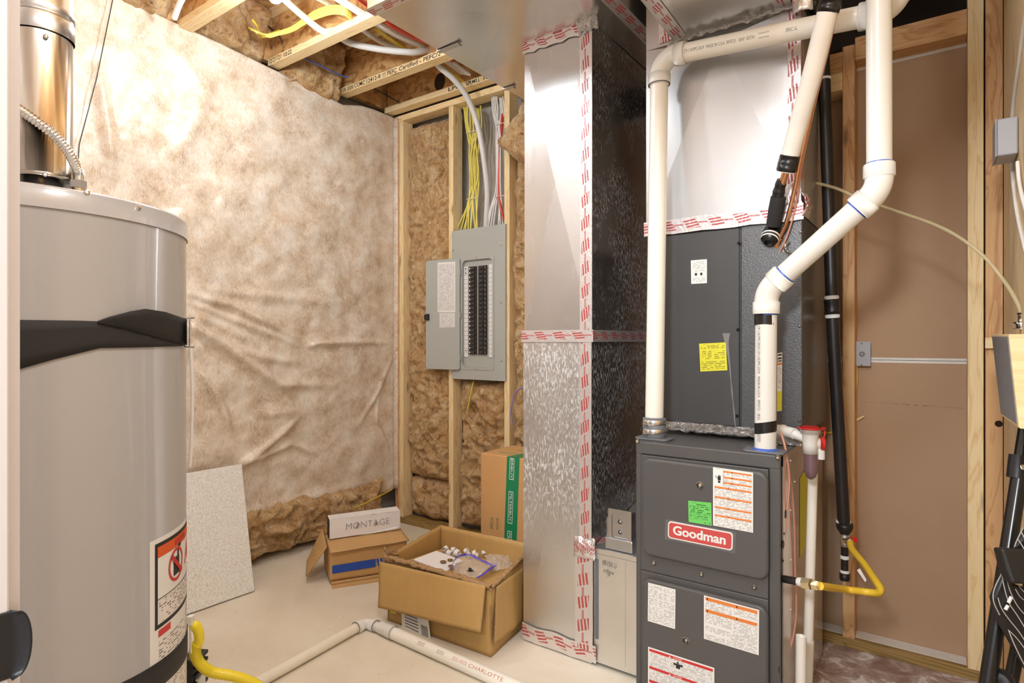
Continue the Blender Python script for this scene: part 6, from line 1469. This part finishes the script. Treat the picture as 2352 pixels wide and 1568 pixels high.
# step ladder, folded, leaning at the right edge
lad = thing('step_ladder', 'folded black step ladder with grooved treads at the right edge', 'ladder', on_d(2290, 1568, 1.3))
def LD(px, py, dep): return on_d(px, py, dep)
ra, rb = LD(2372, 890, 1.42), LD(2266, 1585, 1.30)
rd_ = (rb - ra).normalized()
mk('front_rail', MB().tube([ra, rb + rd_ * .42], .0158, 20), BLKPNT, lad)
k0, k1 = LD(2341, 1046, 1.392), LD(2335, 1098, 1.386); mk('rail_collar', MB().tube([k0, k1], .0195, 20), BLKPL, lad)
c = LD(2350, 1072, 1.365); mk('collar_bolt', MB().lathe([(.007, 0), (.006, .003), (0, .004)], c, -FW, 14), SCREW, lad)
ra2, rb2 = LD(2420, 1080, 1.44), LD(2318, 1585, 1.38)
mk('rear_leg', MB().tube([ra2, rb2 + (rb2 - ra2).normalized() * .40], .0140, 18), BLKPNT, lad)
def tread(pxs, dep, name, thick=.02):
    q = [LD(x, y, d) for (x, y), d in zip(pxs, dep)]; n = (q[1] - q[0]).cross(q[-1] - q[0]).normalized()
    if n.dot(FW) > 0: n = -n
    b = MB(); b.prism([p - n * thick for p in q], n * thick); return mk(name, b, BLKPL, lad, bevel=.005), q, n
tr1, q, n = tread([(2309, 1304), (2330, 1340), (2420, 1370), (2470, 1650), (2390, 1590), (2291, 1416), (2281, 1372)], [1.27, 1.26, 1.24, 1.22, 1.24, 1.255, 1.262], 'tread')
g = MB()
def groove(pts, dep=1.245):
    # project pixels on the tread plane
    o = []
    for x, y in pts:
        r = ray(x, y); t = (q[0] + n * .0008 - CAM).dot(n) / r.dot(n); o.append(CAM + r * t)
    g.tube(catmull(o, 5), .0011, 6)
groove([(2303, 1312), (2284, 1352), (2282, 1380), (2296, 1412)]); groove([(2302, 1322), (2307, 1350), (2318, 1385), (2338, 1415), (2365, 1460)]); groove([(2312, 1330), (2322, 1362), (2340, 1395), (2372, 1430)])
groove([(2332, 1352), (2345, 1372), (2372, 1390)]); groove([(2340, 1345), (2356, 1362), (2380, 1372)]); groove([(2316, 1446), (2330, 1480), (2352, 1525), (2376, 1565)]); groove([(2318, 1448), (2336, 1466), (2362, 1500)]); groove([(2292, 1372), (2300, 1396), (2316, 1420), (2340, 1450), (2366, 1490)])
mk('tread_groove', g, TREADW, tr1)
b = MB(); hq = [LD(2317, 1370, 1.252), LD(2327, 1372, 1.25)]
for (x0, y0), (x1, y1) in (((2323, 1370), (2316, 1384)), ((2315, 1390), (2309, 1400))):
    r0_, r1_ = ray(x0, y0), ray(x1, y1); g0 = CAM + r0_ * ((q[0] + n * .001 - CAM).dot(n) / r0_.dot(n)); g1 = CAM + r1_ * ((q[0] + n * .001 - CAM).dot(n) / r1_.dot(n)); b.tube([g0, g1], .0034, 8)
mk('white_mark', b, PAPER, tr1)
tr2, q2, n2 = tread([(2299, 1258), (2420, 1266), (2430, 1345), (2326, 1340), (2311, 1304)], [1.235, 1.22, 1.20, 1.215, 1.225], 'tread', .03)
tr3, q, n = tread([(2352, 1208), (2440, 1150), (2460, 1262), (2324, 1262)], [1.275, 1.26, 1.25, 1.265], 'tread')
g = MB(); groove([(2350, 1212), (2336, 1240), (2330, 1256)]); groove([(2346, 1222), (2356, 1240), (2368, 1256)]); groove([(2338, 1238), (2346, 1250), (2352, 1260)]); groove([(2356, 1208), (2366, 1222), (2384, 1240)]); mk('tread_groove', g, TREADW, tr3)
ft = LD(2300, 1562, 1.30); mk('foot_hub', MB().lathe([(.0, -.012), (.022, -.012), (.024, -.004), (.024, .006), (.018, .012), (0, .012)], ft, (-.3, -1, .1), 24), BLKPL, lad)

# ================================================================== CAMERA, LIGHT
cam = bpy.data.cameras.new('camera'); co = bpy.data.objects.new('camera', cam); COL.objects.link(co)
co.location = CAM; co.rotation_euler = (math.pi / 2, 0, YAW); cam.sensor_width = 36; cam.lens = 36 * FPX / 2352; cam.clip_start = .02
SC.camera = co
def light(name, typ, loc, e, col=(1, .95, .88), size=.1, rot=None, size_y=None):
    l = bpy.data.lights.new(name, typ); l.energy = e; l.color = col
    if typ == 'AREA':
        l.size = size
        if size_y: l.shape = 'RECTANGLE'; l.size_y = size_y
    else: l.shadow_soft_size = size
    o = bpy.data.objects.new(name, l); COL.objects.link(o); o.location = V(loc)
    if rot: o.rotation_euler = rot
    return o
light('bulb_light', 'POINT', LB + V((0, 0, -.06)), 20, (.87, .935, 1), .05)
light('front_fill_light', 'POINT', (-.42, .52, 2.5), 42, (.85, .925, 1), .15)  # added fill lamp without a fixture, evens out the heater and left wall
light('left_fill_light', 'POINT', (-1.75, .95, 2.6), 23, (.85, .925, 1), .08)  # added fill lamp without a fixture, lifts the dim back wall
light('hall_light', 'AREA', (-.10, -1.3, 2.24), 54, (.90, .95, 1), .3, (math.radians(78), 0, math.radians(12)))
w = bpy.data.worlds.new('world'); SC.world = w; w.use_nodes = True
bgn = w.node_tree.nodes['Background']; bgn.inputs[0].default_value = (.97, .985, 1, 1); bgn.inputs[1].default_value = 1.0
SC.view_settings.view_transform = 'Standard'; SC.view_settings.look = 'None'; SC.view_settings.gamma = 1; SC.view_settings.use_curve_mapping = False
SC.view_settings.exposure = 0.0
